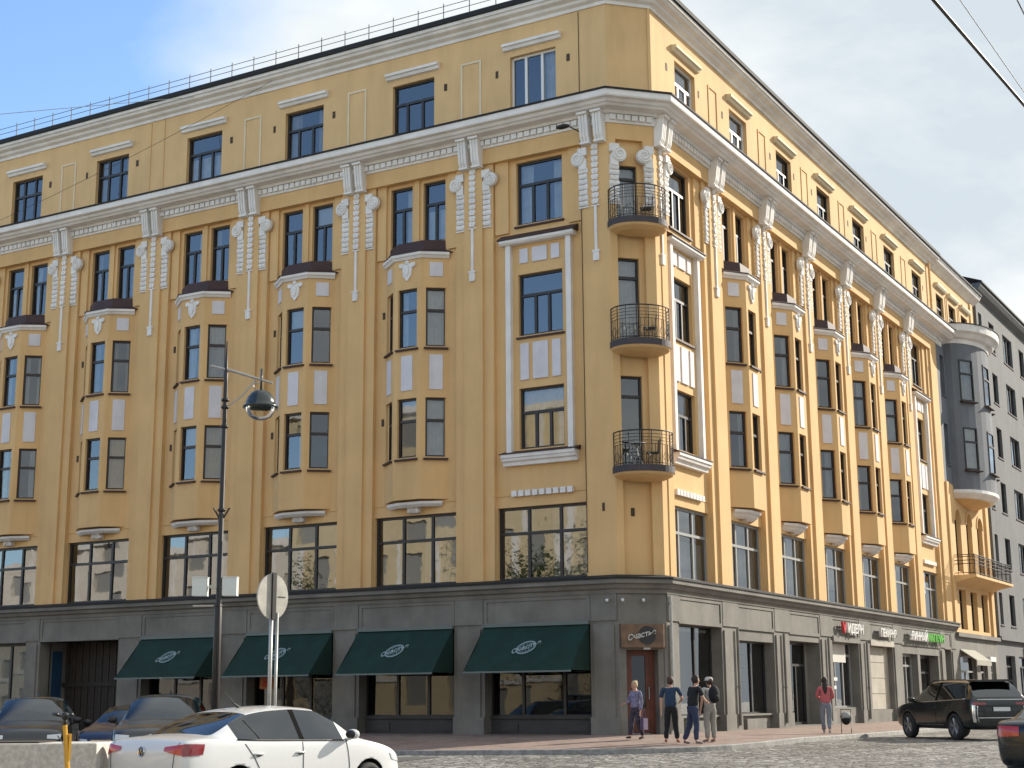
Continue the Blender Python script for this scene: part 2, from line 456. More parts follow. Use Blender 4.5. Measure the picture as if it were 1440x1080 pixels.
def ornament_set(fr, cu, gu, parent, corner=False, consoles=True, drop=True):
    """cu: centre of pilaster; gu: list of (u, volute direction, w)"""
    for u, vd, w in gu:
        mb = MB()
        if vd:
            zc = 17.66; cx = u + vd * .16
            n = 18
            mb.ring_solid([fr.P(cx + .25 * math.cos(2 * math.pi * k / n), w, zc + .25 * math.sin(2 * math.pi * k / n)) for k in range(n)],
                          [fr.P(cx + .23 * math.cos(2 * math.pi * k / n), w + .12, zc + .23 * math.sin(2 * math.pi * k / n)) for k in range(n)])
            sp = []
            for k in range(34):
                t = k / 33; a = math.pi / 2 - vd * t * 4.2 * math.pi * -1; r = .22 * (1 - t * .85)
                sp.append(fr.P(cx + r * math.cos(a), w + .13, zc + r * math.sin(a)))
            mb.path(sp, .026, 6)
            mb.box(fr, u - .15, u + .15, w, w + .13, 17.75, 18.0); mb.box(fr, u - .13, u + .13, w, w + .1, 17.3, 17.62)
            zt_ = 17.35
        else: zt_ = 18.1
        N = 7 if vd else 10; z1_ = 16.1; h = (zt_ - z1_) / N
        hw_ = .165 if vd else .12
        for k in range(N):
            a = zt_ - k * h
            if vd:
                q_ = hw_ * (.92 + .08 * math.sin(k * 2.3 + u))
                mb.extr(fr, [(w, a - .01), (w + .05, a - .012), (w + .07, a - h * .3), (w + .07, a - h * .62), (w + .045, a - h * .93), (w, a - h * .95)], u - q_, u - .022)
                mb.extr(fr, [(w, a - .01), (w + .05, a - .012), (w + .07, a - h * .3), (w + .07, a - h * .62), (w + .045, a - h * .93), (w, a - h * .95)], u + .022, u + q_)
                mb.box(fr, u - .02, u + .02, w, w + .06, a - h * .9, a - .02)
                continue
            for s_ in (-1, 1):
                mb.plate(fr, [(u, a - .005), (u + s_ * hw_ * .96, a - .03), (u + s_ * hw_, a - h * .55), (u + s_ * hw_ * .55, a - h * .98), (u, a - h * .86)], w, w + .05 + .015 * (k % 2))
            c = fr.P(u, w + .05, a - h * .5); mb.ball(c, .045, 6, sc3=(.8, .8, 1.4))
        mb.box(fr, u - hw_ - .02, u + hw_ + .02, w, w + .05, z1_ - .06, z1_ - .02)
        mb.build('garland', M['white'], parent)
    if drop:
        mb = MB(); mb.box(fr, cu - .045, cu + .045, 0, .05, 14.62, 16.04); mb.box(fr, cu - .13, cu + .13, 0, .08, 14.56, 14.62); mb.box(fr, cu - .1, cu + .1, 0, .07, 14.28, 14.56)
        mb.build('pendant', M['white'], parent)
    if consoles:
        for s_ in (-.24, .24):
            mb = MB(); uc = cu + s_
            for k, (a, b, ex) in enumerate(((-.15, -.07, 0), (-.07, -.03, -.03), (-.03, .03, 0), (.03, .07, -.03), (.07, .15, 0))):
                mb.extr(fr, [(0, 18.14), (.2 + ex, 18.16), (.27 + ex, 18.3), (.36 + ex, 18.95), (.36 + ex, 19.05), (0, 19.05)], uc + a, uc + b)
            mb.box(fr, uc - .18, uc + .18, 0, .44, 19.0, 19.08); mb.box(fr, uc - .17, uc + .17, 0, .25, 18.08, 18.14)
            mb.build('console', M['white'], parent)

def pilaster(mb, fr, u0, u1, strips=(True, True)):
    a = u0 + (.36 if strips[0] else 0); b = u1 - (.36 if strips[1] else 0)
    mb.box(fr, a, b, -.27, 0, Z2, ZT)
    if strips[0]: mb.box(fr, u0, a, -.27, -.09, Z2, ZT)
    if strips[1]: mb.box(fr, b, u1, -.27, -.09, Z2, ZT)

def crest(fr, u, z, w, parent):
    mb = MB()
    mb.plate(fr, [(u - .16, z), (u + .16, z), (u + .19, z - .18), (u + .15, z - .42), (u, z - .6), (u - .15, z - .42), (u - .19, z - .18)], w, w + .06)
    mb.plate(fr, [(u - .07, z - .08), (u + .07, z - .08), (u + .08, z - .3), (u, z - .45), (u - .08, z - .3)], w + .06, w + .10)
    for s_ in (-1, 1):
        mb.plate(fr, [(u + s_ * .14, z + .02), (u + s_ * .30, z + .02), (u + s_ * .32, z - .08), (u + s_ * .24, z - .14), (u + s_ * .16, z - .1)], w, w + .07)
    mb.ball(fr.P(u, w + .04, z + .03), .09, 8)
    mb.build('crest', M['white'], parent)

def do_side(side):
    fr = FL if side == 'L' else FR
    wl = MB(); wu = MB()
    fmain = 'dark' if side == 'L' else 'dark'
    end = UE_L if side == 'L' else UE_R
    n = NB[side]; last = n - 1
    white_p = MB()
    for j in range(n):
        c = cb(side, j); a, b = c - HW, c + HW
        typeA = (j == 0) or (side == 'R' and j == last)
        ops = [(a + .02, b - .02, 4.60, 6.86)]
        if typeA:
            ops += [(c - .80, c + .80, 8.66, 10.6), (c - .80, c + .80, 12.3, 14.32), (c - .84, c + .84, 15.98, 18.1)]
        else:
            ops += [(c - 1.08, c + 1.08, 7.6, 15.0), (c - 1.10, c - .22, 15.98, 18.08), (c + .22, c + 1.10, 15.98, 18.08)]
        panel(wl, fr, a, b, Z2, ZT, -.25, ops, .22)
        # lintel groove
        wl.box(fr, a, b, -.25, -.225, 7.22, 7.26)
        if not typeA:
            for s_ in (-1, 1):
                mc = (s_ * 1.24); wl.box(fr, c + min(mc, s_ * 1.6), c + max(mc, s_ * 1.6), -.25, -.17, 15.6, ZT)
            wl.box(fr, c - .09, c + .09, -.25, -.19, 16.0, ZT)
        else:
            wl.box(fr, c + 1.1, c + 1.6, -.25, -.17, 15.75, ZT); wl.box(fr, c - 1.6, c - 1.1, -.25, -.17, 15.75, ZT)
        # pilaster after this bay
        if j < last: pilaster(wl, fr, b, cb(side, j + 1) - HW)
        else: pilaster(wl, fr, b, end, (True, False))
        # 2nd floor windows
        gm = 'dark' if side == 'L' else 'greyf'  # right frames: sunlight put into a lighter grey
        window(B, fr, a + .02, b - .02, 4.60, 6.86, -.25, (1, 1.15, 1), .64, (1, 1.15, 1), gm, rcur() if side == 'L' else random.choice([('right', 'curtain'), ('left', 'curtain'), ('low', 'curtain'), None]), True, bar=.08, glass='glassm' if side == 'L' else 'glass')
        # 6th floor
        if typeA:
            window(B, fr, c - .84, c + .84, 15.98, 18.1, -.25, (1, 1, .9), .64, (1,), 'dark', ('sides', 'curtain'), True)
            window(B, fr, c - .80, c + .80, 12.3, 14.32, -.25, (1, 1, 1), .66, (1,), 'dark', None if side == 'L' else ('left', 'curtain'), True)
            window(B, fr, c - .80, c + .80, 8.66, 10.6, -.25, (1, 1.1, 1), .60, (1,), 'dark', ('full', 'warm_refl') if side == 'L' else ('right', 'curtain'), False)  # left: yellow cloth painted as the mirrored facade, not a real curtain
            fm = MB()
            fm.box(fr, c - 1.18, c - 1.0, -.25, -.08, 8.52, 15.3); fm.box(fr, c + 1.0, c + 1.18, -.25, -.08, 8.52, 15.3)
            fm.extr(fr, [(-.25, 15.3), (.0, 15.3), (.06, 15.36), (.06, 15.44), (-.25, 15.44)], c - 1.34, c + 1.34)
            fm.extr(fr, [(-.25, 8.14), (-.08, 8.14), (-.06, 8.24), (.02, 8.28), (.04, 8.36), (.08, 8.38), (.08, 8.48), (-.25, 8.48)], c - 1.3, c + 1.3)
            build_split(fm, 'window_surround', M['white'], B)
            rf = MB(); rf.extr(fr, [(-.25, 15.45), (.1, 15.45), (.1, 15.48), (-.22, 15.68), (-.25, 15.68)], c - 1.4, c + 1.4)
            rf.extr(fr, [(-.25, 8.485), (.11, 8.485), (.11, 8.50), (-.25, 8.62)], c - 1.36, c + 1.36)
            build_split(rf, 'flashing', M['sill'], B)
            pm = MB()
            for (za, zb) in ((14.68, 15.16), (10.86, 12.04)):
                for (x0, x1) in ((-.72, -.42), (-.27, .20 + .07), (.42, .72)): pm.box(fr, c + x0, c + x1, -.25, -.2, za, zb)
            build_split(pm, 'panel', M['panel'], B)
            dm = MB()
            for k in range(9): dm.box(fr, c - 1.1 + k * .245, c - 1.1 + k * .245 + .18, -.225, -.12, 7.18, 7.36)
            dm.build('block_frieze', M['white'], B)
        else:
            for s_ in (-1, 1):
                lo, hi = (c - 1.10, c - .22) if s_ < 0 else (c + .22, c + 1.10)
                window(B, fr, lo, hi, 15.98, 18.08, -.25, (1, 1), .64, (1,), 'dark', rcur(), False)
            # oriel
            A = [(c - 1.25, -.25), (c - .52, .33), (c + .52, .33), (c + 1.25, -.25)]
            PW = [fr.P(u, w, 0) for u, w in A]
            ob = MB(); om = MB(); opn = MB(); of = MB()
            oriel = None
            frs = []
            for k in range(3):
                t = PW[k + 1] - PW[k]; nn = fr.P(A[k][0], A[k][1] + 1, 0) - PW[k]; nn = nn - t * (nn.dot(t) / t.length_squared)
                frs.append((Fr(PW[k], t, nn), t.length))
            spec = []
            for k, (f2, ln) in enumerate(frs):
                if k == 1: x0, x1 = ln / 2 - .37, ln / 2 + .37
                elif k == 0: x0, x1 = .09, ln - .17
                else: x0, x1 = .17, ln - .09
                ops2 = [(x0, x1, 8.66, 10.6), (x0, x1, 12.3, 14.28)]
                panel(ob, f2, 0, ln, 7.3, 15.28, 0, ops2, .2)
                spec.append((f2, x0, x1, ln))
            for z in (7.3,):
                ob.face([fr.P(u, w, z) for u, w in A])
            oriel = ob.build('oriel', M['yellow'], B)
            for k, (f2, x0, x1, ln) in enumerate(spec):
                for (za, zb) in ((8.66, 10.6), (12.3, 14.28)):
                    wi = window(oriel, f2, x0, x1, za, zb, 0.02, (1,), .62, (1,), 'brownf', (('full', 'warm_refl') if k == 0 and za < 9 and side == 'L' and j in (3, 4) else ('full', 'curtain') if k == 0 and side == 'L' and j in (1, 3) else rcur()), True, bar=.065, name='oriel_window')  # yellow sheets imitate a reflection; the other cloths are curtains
                xm = (x0 + x1) / 2; h_ = .22
                opn.box(f2, xm - h_, xm + h_, 0, .03, 10.86, 12.02)
                if k != 1: opn.box(f2, xm - h_, xm + h_, 0, .03, 14.66, 15.14)
            build_split(opn, 'panel', M['panel'], oriel)
            crest(frs[1][0], frs[1][1] / 2, 15.14, 0, oriel)
            # cornice following the oriel, roof
            path = [tuple(fr.P(c - 1.36, -.26, 0).xy)] + [tuple(p.xy) for p in (PW[0], PW[1], PW[2], PW[3])] + [tuple(fr.P(c + 1.36, -.26, 0).xy)]
            path = [tuple(p.xy) for p in PW]
            if side == 'L': path = path[::-1]
            prof = [(0, 15.28), (.05, 15.28), (.10, 15.36), (.14, 15.38), (.14, 15.47), (0, 15.47)]
            om.sweep(path, prof); om.build('oriel_cornice', M['white'], oriel)
            rfm = MB()
            def off(k_, d):  # scaled plan outline
                return [(c - 1.25 - d, -.26), (c - .52 - d * .5, .33 + d), (c + .52 + d * .5, .33 + d), (c + 1.25 + d, -.26)]
            o1 = [fr.P(u, w, 15.475) for u, w in off(0, .17)]; o1b = [fr.P(u, w, 15.50) for u, w in off(0, .17)]
            o2 = [fr.P(u, w, 15.62) for u, w in [(c - 1.14, -.26), (c - .5, .16), (c + .5, .16), (c + 1.14, -.26)]]
            o3 = [fr.P(u, w, 15.95) for u, w in [(c - 1.12, -.26), (c - .49, .14), (c + .49, .14), (c + 1.12, -.26)]]
            rfm.grid([o1, o1b, o2, o3]); rfm.face(o3); rfm.face(o1)
            rfm.build('oriel_roof', M['sill'], oriel)
            # lower moulding with bracket
            lm = MB()
            lp = [fr.P(u, w, 0) for u, w in [(c - 1.02, -.26), (c - .45, .06), (c + .45, .06), (c + 1.02, -.26)]]
            lpath = [tuple(p.xy) for p in lp]
            if side == 'L': lpath = lpath[::-1]
            lm.sweep(lpath, [(-.05, 7.08), (.02, 7.08), (.12, 7.16), (.14, 7.24), (-.05, 7.24)])
            lm.slabz([tuple(p.xy) for p in lp], 7.10, 7.22)
            if side == 'R':
                lm.sweep(lpath, [(-.2, 6.96), (-.1, 6.96), (.0, 7.04), (.02, 7.08), (-.2, 7.08)])
            lm.extr(fr, [(-.25, 6.9), (-.12, 6.92), (-.05, 7.02), (0, 7.09), (-.25, 7.09)], c - .2, c + .2)
            for s_ in (-1, 1): lm.ball(fr.P(c + s_ * .17, -.1, 6.98), .075, 8)
            lm.build('moulding', M['white'], oriel)
        # vents
        vm = MB()
        for z in ((9.9, 13.55) if not typeA else ()):
            vm.box(fr, b + .02 - .36, b + .10 - .36 + .02, -.25, -.235, z, z + .24)
        vm.box(fr, b + .1, b + .2, -.09, -.08, 17.0, 17.25)
        if side == 'L' or j < 5: vm.box(fr, c - 1.32, c - 1.2, 0, .012, 21.1, 21.35)
        if j % 2 == 0: vm.box(fr, c + 1.35, c + 1.45, 0, .012, 21.1, 21.35)
        build_split(vm, 'vent', M['vent'], B)
        # top floor window
    # frieze + top floor
    us = .98 if side == 'L' else .98
    wl.box(fr, CW, end, -.27, 0, ZT, 19.3)
    tops = []
    for j in range(n):
        c = cb(side, j) + (0.05 if side == 'L' else .25)
        tops.append((c - .85, c + .85, 19.93, 21.72))
        wd = tops[-1]
        fm, cols, tp, tt = 'dark', (1, 1.25, .9), (1,), .62
        if side == 'L' and j == 0: fm, cols, tt = 'whitef', (1, 1.2, .9), None
        if side == 'L' and j in (4, 5): tp, cols = (1, 1.3, 1), (1, 1.3, 1)
        if side == 'R' and j < 2: fm = 'whitef'
        window(B, fr, wd[0], wd[1], wd[2], wd[3], -.02, cols, tt or .6, tp, fm, rcur(), True, transom=tt is not None, rail=None)
        hm = MB(); hm.extr(fr, [(0, 21.93), (.1, 21.95), (.14, 22.04), (.2, 22.06), (.2, 22.15), (0, 22.19)], c - 1.07, c + 1.07)
        hm.build('hood', M['white'] if side == 'L' else M['cream'], B)
        if j < last:
            p = pc(side, j) + (.05 if side == 'L' else .25)
            om = MB()
            if not (side == 'L' and j == 3):
                om.box(fr, p - .4, p - .33, 0, .03, 19.95, 21.9); om.box(fr, p + .33, p + .4, 0, .03, 19.95, 21.9); om.box(fr, p - .33, p + .33, 0, .03, 21.83, 21.9)
                om.build('wall_outline', M['cream'] if side == 'L' else M['yellow_up'], B)
            else:
                om.box(fr, p - .36, p - .32, 0, .03, 19.9, 22.7); om.box(fr, p + .32, p + .36, 0, .03, 19.9, 22.7)
                om.build('wall_outline', M['yellow_up'], B)
    panel(wu, fr, CW, end, 19.3, 22.9, 0, tops, .22)
    wl.build('wall', M['yellow'], B); wu.build('upper_wall', M['yellow_up'], B)
    im = MB(); 
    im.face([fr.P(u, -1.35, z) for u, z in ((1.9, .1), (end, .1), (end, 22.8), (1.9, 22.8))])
    for z in (4.3, 7.9, 11.4, 15.3, 19.4): im.box(fr, 2.0, end - .05, -1.34, -.5, z - .12, z)
    im.build('interior', M['room'], B, fix=False)
    # ornaments
    for j in range(last):
        p = pc(side, j)
        ornament_set(fr, p, [(p - .50, -1, -.09), (p, 0, 0), (p + .50, 1, -.09)], B)
    ornament_set(fr, 1.52, [(1.52, 0, 0), (1.92, 1, 0)], B)
do_side('L'); do_side('R')

# corner pilasters of both fronts, chamfer
wl = MB()
for fr in (FL, FR):
    wl.box(fr, CW, cb('L' if fr is FL else 'R', 0) - HW, -.27, 0, Z2, ZT)
wl.box(FR, 1.44, 1.50, 0, .03, Z2, ZT - .3)
# chamfer: strips and recess
wl.box(FC, 0, .24, -.3, 0, Z2, 19.3); wl.box(FC, CL - .34, CL, -.3, 0, Z2, 19.3)
mid = CL / 2
dm_ = mid - .12
dops = [(dm_ - .36, dm_ + .36, 7.8, 10.64), (dm_ - .36, dm_ + .36, 11.6, 14.38), (dm_ - .36, dm_ + .36, 15.5, 17.4)]
panel(wl, FC, .24, CL - .34, Z2, 18.3, -.16, dops, .18)
wl.box(FC, .24, CL - .34, -.3, 0, 18.2, 19.3)
wl.build('corner_wall', M['yellow'], B)
wu = MB(); wu.face([FC.P(u, 0, z) for u, z in ((0, 19.3), (CL, 19.3), (CL, 22.9), (0, 22.9))]); wu.box(FC, CL - .09, CL - .001, .003, .05, 19.6, 22.85)
wu.build('corner_upper_wall', M['yellow_up'], B)
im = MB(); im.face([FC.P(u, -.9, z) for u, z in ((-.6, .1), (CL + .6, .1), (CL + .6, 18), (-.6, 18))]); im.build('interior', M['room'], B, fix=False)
for (a, b, z0, z1) in dops:
    window(B, FC, a, b, z0, z1, -.16, (1,), .78, (1,), 'dark', None if z0 < 8 else ('full', 'curtain'), False, name='balcony_door', bar=.06)
ornament_set(FC, .17, [(.17, 1, 0), (CL - .17, -1, 0)], B, consoles=False, drop=False)
vm = MB(); vm.box(FC, .52, .64, -.16, -.145, 6.35, 6.6); vm.box(FL, 1.42, 1.5, 0, .012, 6.5, 6.75); build_split(vm, 'vent', M['vent'], B)

def balcony(zs):
    bp = MB(); n = 20; hw_ = .95; pr = .88; bc = mid + .13
    def arc(s_, w0=0.0):
        return [FC.P(bc - hw_ * s_ * math.cos(math.pi * k / n), w0 + pr * s_ * math.sin(math.pi * k / n) ** .8, 0) for k in range(n + 1)]
    o = arc(1.0); i_ = arc(.93)
    sl = MB(); sl.ring_solid([(p.x, p.y, zs - .2) for p in o], [(p.x, p.y, zs) for p in o])
    slab = sl.build('balcony', M['slab'], B)
    so = MB(); rows = [[(p.x, p.y, zs - .201) for p in arc(.99)], [(p.x, p.y, zs - .27) for p in arc(.93)], [(p.x, p.y, zs - .36) for p in arc(.72)], [(p.x, p.y, zs - .42) for p in arc(.35)]]
    so.grid(rows); so.face(rows[-1]); so.build('soffit', M['yellow'], slab)
    rl = MB()
    r = arc(.95)
    for h, rr in ((.06, .012), (.62, .009), (.72, .009), (.82, .009), (.92, .009), (1.03, .022)):
        rl.path([(p.x, p.y, zs + h) for p in r], rr, 5)
    m_ = 24
    for k in range(m_ + 1):
        t = math.pi * k / m_
        p = FC.P(bc - hw_ * .95 * math.cos(t), pr * .95 * math.sin(t) ** .8, 0)
        rl.tube((p.x, p.y, zs), (p.x, p.y, zs + (1.03 if k % 3 == 0 else .62)), .010 if k % 3 else .016, 5)
    for k in range(0, m_, 3):
        for dz in (.25,):
            pts = []
            for q in range(9):
                t = math.pi * (k + 1.5 + 1.1 * math.cos(q / 8 * 2 * math.pi)) / m_
                p = FC.P(bc - hw_ * .95 * math.cos(t), pr * .95 * math.sin(max(0, t)) ** .8, 0)
                pts.append((p.x, p.y, zs + dz + .14 * math.sin(q / 8 * 2 * math.pi)))
            rl.path(pts, .008, 4)
    rl.build('railing', M['iron'], slab)
for z in (7.78, 11.62, 15.45): balcony(z)

# cornices, ledge swept round the corner
path = [(-UE_L, 0), (-CW, 0), (0, CW), (0, UE_R + 1.0)]
mb = MB()
mb.sweep(path, [(0, 18.99), (.16, 19.0), (.2, 19.08), (.5, 19.1), (.56, 19.16), (.62, 19.18), (.68, 19.26), (.8, 19.29), (.82, 19.33), (.82, 19.5), (0, 19.5)])
mb.sweep(path, [(0, 18.72), (.05, 18.72), (.07, 18.78), (.07, 18.985), (0, 18.985)])
for fr, e in ((FL, UE_L), (FR, UE_R)):
    u = CW + .05
    while u < e - .2:
        mb.box(fr, u, u + .185, .07, .15, 18.80, 18.97); u += .245
u = .03
while u < CL - .1: mb.box(FC, u, u + .185, .07, .15, 18.80, 18.97); u += .245
mb.build('cornice', M['white'], B)
mb = MB(); mb.sweep(path, [(0, 19.503), (.86, 19.503), (.86, 19.56), (0.003, 19.86)]); mb.build('cornice_flashing', M['roof'], B)
rp = [(-UE_L, 0), (-CW, 0), (0, CW), (0, UE_R)]
mb = MB(); mb.sweep(rp, [(0, 22.74), (.05, 22.74), (.07, 22.84), (.2, 22.9), (.24, 22.98), (.4, 23.04), (.44, 23.12), (.5, 23.14), (.5, 23.25), (0, 23.25)]); mb.build('eaves_cornice', M['white'], B)
mb = MB(); mb.sweep(rp, [(-6.5, 25.6), (.52, 23.30), (.54, 23.255), (.58, 23.255), (.58, 23.40), (.5, 23.47), (-6.4, 25.78)]); mb.build('roof', M['roof'], B)
mb = MB()
for k in range(34):
    u = .8 + k * 1.03; p = FL.P(u, .30, 23.5); mb.tube(p, p + Vector((0, 0, .62)), .02, 5)
    mb.tube(p + Vector((0, 0, .1)), p + Vector((0, .45, .2)), .01, 4)
for h in (.3, .52): mb.tube(FL.P(.8, .30, 23.5 + h), FL.P(34.6, .30, 23.5 + h), .013, 5)
mb.build('roof_railing', M['railing'], B)
mb = MB(); mb.sweep(rp, [(0, 4.05), (.06, 4.05), (.08, 4.16), (.16, 4.2), (.2, 4.3), (.3, 4.34), (.3, 4.46), (0, 4.46)]); mb.build('ledge', M['grey'], B)
mb = MB(); mb.sweep(rp, [(0, 4.463), (.34, 4.463), (.34, 4.51), (.003, 4.60)]); mb.build('ledge_flashing', M['roof'], B)

# ------------------------------------------------------------ ground floor
ZF = 3.22
GL = [(1.98, 5.62), (6.72, 10.33), (11.38, 14.97), (16.15, 19.75), (20.9, 24.85), (25.6, 29.2), (30.2, 33.6)]
GR = [(1.95, 5.32), (6.72, 10.05), (11.6, 14.9), (16.35, 19.7), (21.15, 24.5), (25.9, 32.4), (33.25, 34.5)]
gw = MB()
def ground_side(fr, ops, end):
    panel(gw, fr, CW, end, -.05, 4.06, 0, [(a, b, -.05, ZF) for a, b in ops], .55)
    # pier faces standing proud, with plinths, and framed fascia panels
    pr = [CW] + [x for o in ops for x in o] + [end]
    for k in range(0, len(pr), 2):
        a, b = pr[k], pr[k + 1]
        if b - a > .4:
            gw.box(fr, a + .0, b - .0, 0.002, .07, -.05, .5); gw.box(fr, a + .13, b - .13, 0.002, .05, .5, ZF - .08)
            gw.box(fr, a + .04, b - .04, .002, .045, ZF + .05, 4.05)
    for a, b in ops:
        z0, z1 = ZF + .12, 3.94
        gw.box(fr, a - .02, b + .02, .002, .03, ZF, z0); gw.box(fr, a - .02, b + .02, .002, .03, z1, 4.05)
        gw.box(fr, a - .02, a + .1, .002, .03, z0, z1); gw.box(fr, b - .1, b + .02, .002, .03, z0, z1)
ground_side(FL, GL, UE_L); ground_side(FR, GR, UE_R)
panel(gw, FC, 0, CL, -.05, 4.06, 0, [(.22, CL - .28, -.05, 2.42)], .5)
gw.box(FC, CL - .09, CL - .01, .002, .04, 0.1, 2.4)
gw.build('ground_floor_wall', M['grey'], B)

# shop fronts on the left street
for j in (0, 1, 2, 3, 5, 6):
    a, b = GL[j]
    window(B, FL, a, b, .52, ZF, -.30, (1, 1, 1) if j else (1, 1.35, 1), .98, (1,), 'dark', ('full', 'curtain') if j == 5 else None, False, name='shop_window', glass='glass3', transom=(j == 5), bar=.05)
    mb = MB(); mb.box(FL, a, b, -.5, -.38, -.05, .45); mb.box(FL, a, b, -.5, -.3, .45, .52)
    for u in (a + .25, b - .95): mb.box(FL, u, u + .7, -.38, -.35, .08, .32)
    build_split(mb, 'shop_base', M['grey_dk'], B)
# gateway
a, b = GL[4]
mb = MB()
for k in range(22):
    u = a + .1 + k * (b - a - .2) / 22; mb.box(FL, u + .01, u + (b - a - .2) / 22 - .01, -1.3, -1.24 + .015 * (k % 2), 0, ZF)
mb.box(FL, a, b, -1.24, -1.16, 1.6, 1.75); mb.box(FL, a, b, -1.24, -1.16, .2, .35)
mb.build('gate', M['wood'], B)
mb = MB(); mb.face([FL.P(a, w, z) for w, z in ((-.5, 0), (-1.33, 0), (-1.33, ZF), (-.5, ZF))]); mb.face([FL.P(b, w, z) for w, z in ((-.5, 0), (-1.33, 0), (-1.33, ZF), (-.5, ZF))])
build_split(mb, 'gateway_wall', M['grey'], B)
mb = MB(); mb.box(FL, GL[4][1] - .03, GL[4][1] - .01, -1.1, -.62, 1.0, 2.9); mb.build('blue_banner', mat('blue_banner', (.01, .05, .11), .7, .3, 3), B)

# right street: 0 and 1 big glass, 2 recessed door, 3 window with poster, 4 shutter, 5 shop, 6 door
for j, cols in ((0, (.5, 1, 1)), (1, (.55, 1, 1))):
    a, b = GR[j]
    window(B, FR, a, b, .5, ZF - (.0 if j == 0 else .35), -.25, cols, .9, (1,), 'dark', None, False, name='shop_window', glass='glass2', transom=False, bar=.05)
    mb = MB(); mb.box(FR, a, b, -.5, -.24, -.05, .44); mb.box(FR, a, b, -.5, -.12, .44, .5); mb.box(FR, a + .6, b - 1.0, -.24, -.02, -.05, .34)
    mb.box(FR, a + 2.1, a + 2.9, -.24, -.2, .08, .32)
    if j == 1: mb.box(FR, a, b, -.5, -.03, ZF - .35, ZF - .001)
    build_split(mb, 'shop_base', M['grey'], B)
mb = MB()
a, b = GR[1]
for k in range(3):
    for q in range(6): mb.box(FR, a + .95 + k * .3, a + 1.17 + k * .3, -.5, -.495, 1.35 + q * .22, 1.53 + q * .22)
build_split(mb, 'notice_paper', M['curtain'], B, eps=.05)
a, b = GR[2]
mb = MB(); mb.box(FR, a, b, -.5, -.02, ZF - .22, ZF - .001)
mb.build('lintel', M['grey'], B)
window(B, FR, a + .1, b - .35, 0.05, 3.0, -.38, (.55, 1, .8), .72, (1,), 'dark', None, False, name='entrance_door', glass='glassd', bar=.09)
mb = MB()
for u in (a + .1, b - .35):
    mb.box(FR, u - .02, u + .02, -.62, -.5, 0, 3.2)
mb.box(FR, b - .33, b, -.62, -.5, .05, 3.0)
mb.box(FR, a, b, -1.3, -.0, -.05, .045)
mb.build('porch', M['grey'], B)
mb = MB()
for du in (1.28, 1.42):
    mb.tube(FR.P(a + du, -.47, .9), FR.P(a + du, -.47, 1.35), .022, 6)
build_split(mb, 'handle', M['alu'], B)
a, b = GR[3]
window(B, FR, a, b, .62, ZF - .1, -.25, (1, .75, .75), .8, (1,), 'greyf', None, False, name='shop_window', glass='glass2', bar=.06)
mb = MB(); mb.box(FR, a, b, -.5, -.16, -.05, .62); mb.box(FR, a, b, -.4, .08, ZF - .12, ZF + .1); build_split(mb, 'shop_base', M['grey'], B)
mb = MB(); mb.box(FR, a + .1, b - .7, -.365, -.345, 2.35, 3.05); mb.build('roller_blind', M['blind'], B)
poster = MB()
for k in range(7):
    z = 1.0 + k * .16; poster.box(FR, a + .15, a + .15 + (.55, .8, 1.25, .6, 1.4, .5, .4)[k], -.366, -.362, z, z + .13)
poster.ball(FR.P(a + .45, -.355, 2.12), .14, 12, sc3=(.05, 1, 1))
poster.build('window_poster', M['whitef'], B)
a, b = GR[4]
mb = MB()
for k in range(4): 
    z = .5 + k * .64; mb.extr(FR, [(-.3, z), (-.26, z + .01), (-.26, z + .625), (-.3, z + .638)], a, b - .5)
mb.box(FR, b - .5, b, -.5, -.24, .5, ZF)
mb.box(FR, a, b, -.4, .08, ZF - .14, ZF + .1)
mb.build('roller_shutter', [mat('beige_shutter', (.42, .38, .31), .6, .2, 1.2)], B)
mb = MB(); mb.box(FR, a, b, -.5, -.1, -.05, .5); build_split(mb, 'shop_base', M['grey'], B)
a, b = GR[5]
window(B, FR, a, a + 2.6, .3, ZF - .35, -.2, (1, .55), .8, (1, .55), 'greyf', ('low', 'curtain'), False, name='shop_window', glass='glass2', bar=.12)
window(B, FR, a + 3.0, b - .3, .1, ZF - .35, -.35, (.5, 1), .72, (1,), 'dark', ('low', 'curtain'), False, name='entrance_door', glass='glass2', bar=.14)
mb = MB(); mb.box(FR, a, b, -.5, -.02, ZF - .35, ZF - .001); mb.box(FR, a, a + 2.6, -.5, -.1, -.05, .3); mb.box(FR, a + 2.6, a + 3.0, -.5, -.03, -.05, ZF - .36); mb.box(FR, b - .3, b, -.5, -.03, -.05, ZF - .36)
build_split(mb, 'shop_base', M['grey'], B)
a, b = GR[6]
window(B, FR, a, b, .05, ZF - .2, -.2, (1,), .8, (1,), 'greyf', None, False, name='entrance_door', glass='glassd', bar=.12)
# corner café door
mb = MB(); a, b = .22, CL - .28
mb.box(FC, a, a + .16, -.42, -.34, 0, 2.42); mb.box(FC, b - .16, b, -.42, -.34, 0, 2.42); mb.box(FC, a + .16, b - .16, -.42, -.34, 2.25, 2.42)
mb.box(FC, a + .16, b - .16, -.42, -.36, .03, .75); mb.box(FC, a + .16, a + .28, -.42, -.36, .75, 2.25); mb.box(FC, b - .28, b - .16, -.42, -.36, .75, 2.25)
dr = mb.build('cafe_door', M['door'], B)
g = MB(); oface(g, FC, [FC.P(u, -.39, z) for u, z in ((a + .28, .75), (b - .28, .75), (b - .28, 2.25), (a + .28, 2.25))]); g.build('glass', M['glassd'], dr, fix=False)
hm = MB(); hm.tube(FC.P(b - .2, -.31, 1.0), FC.P(b - .2, -.31, 1.35), .015, 6); hm.build('handle', M['alu'], dr)
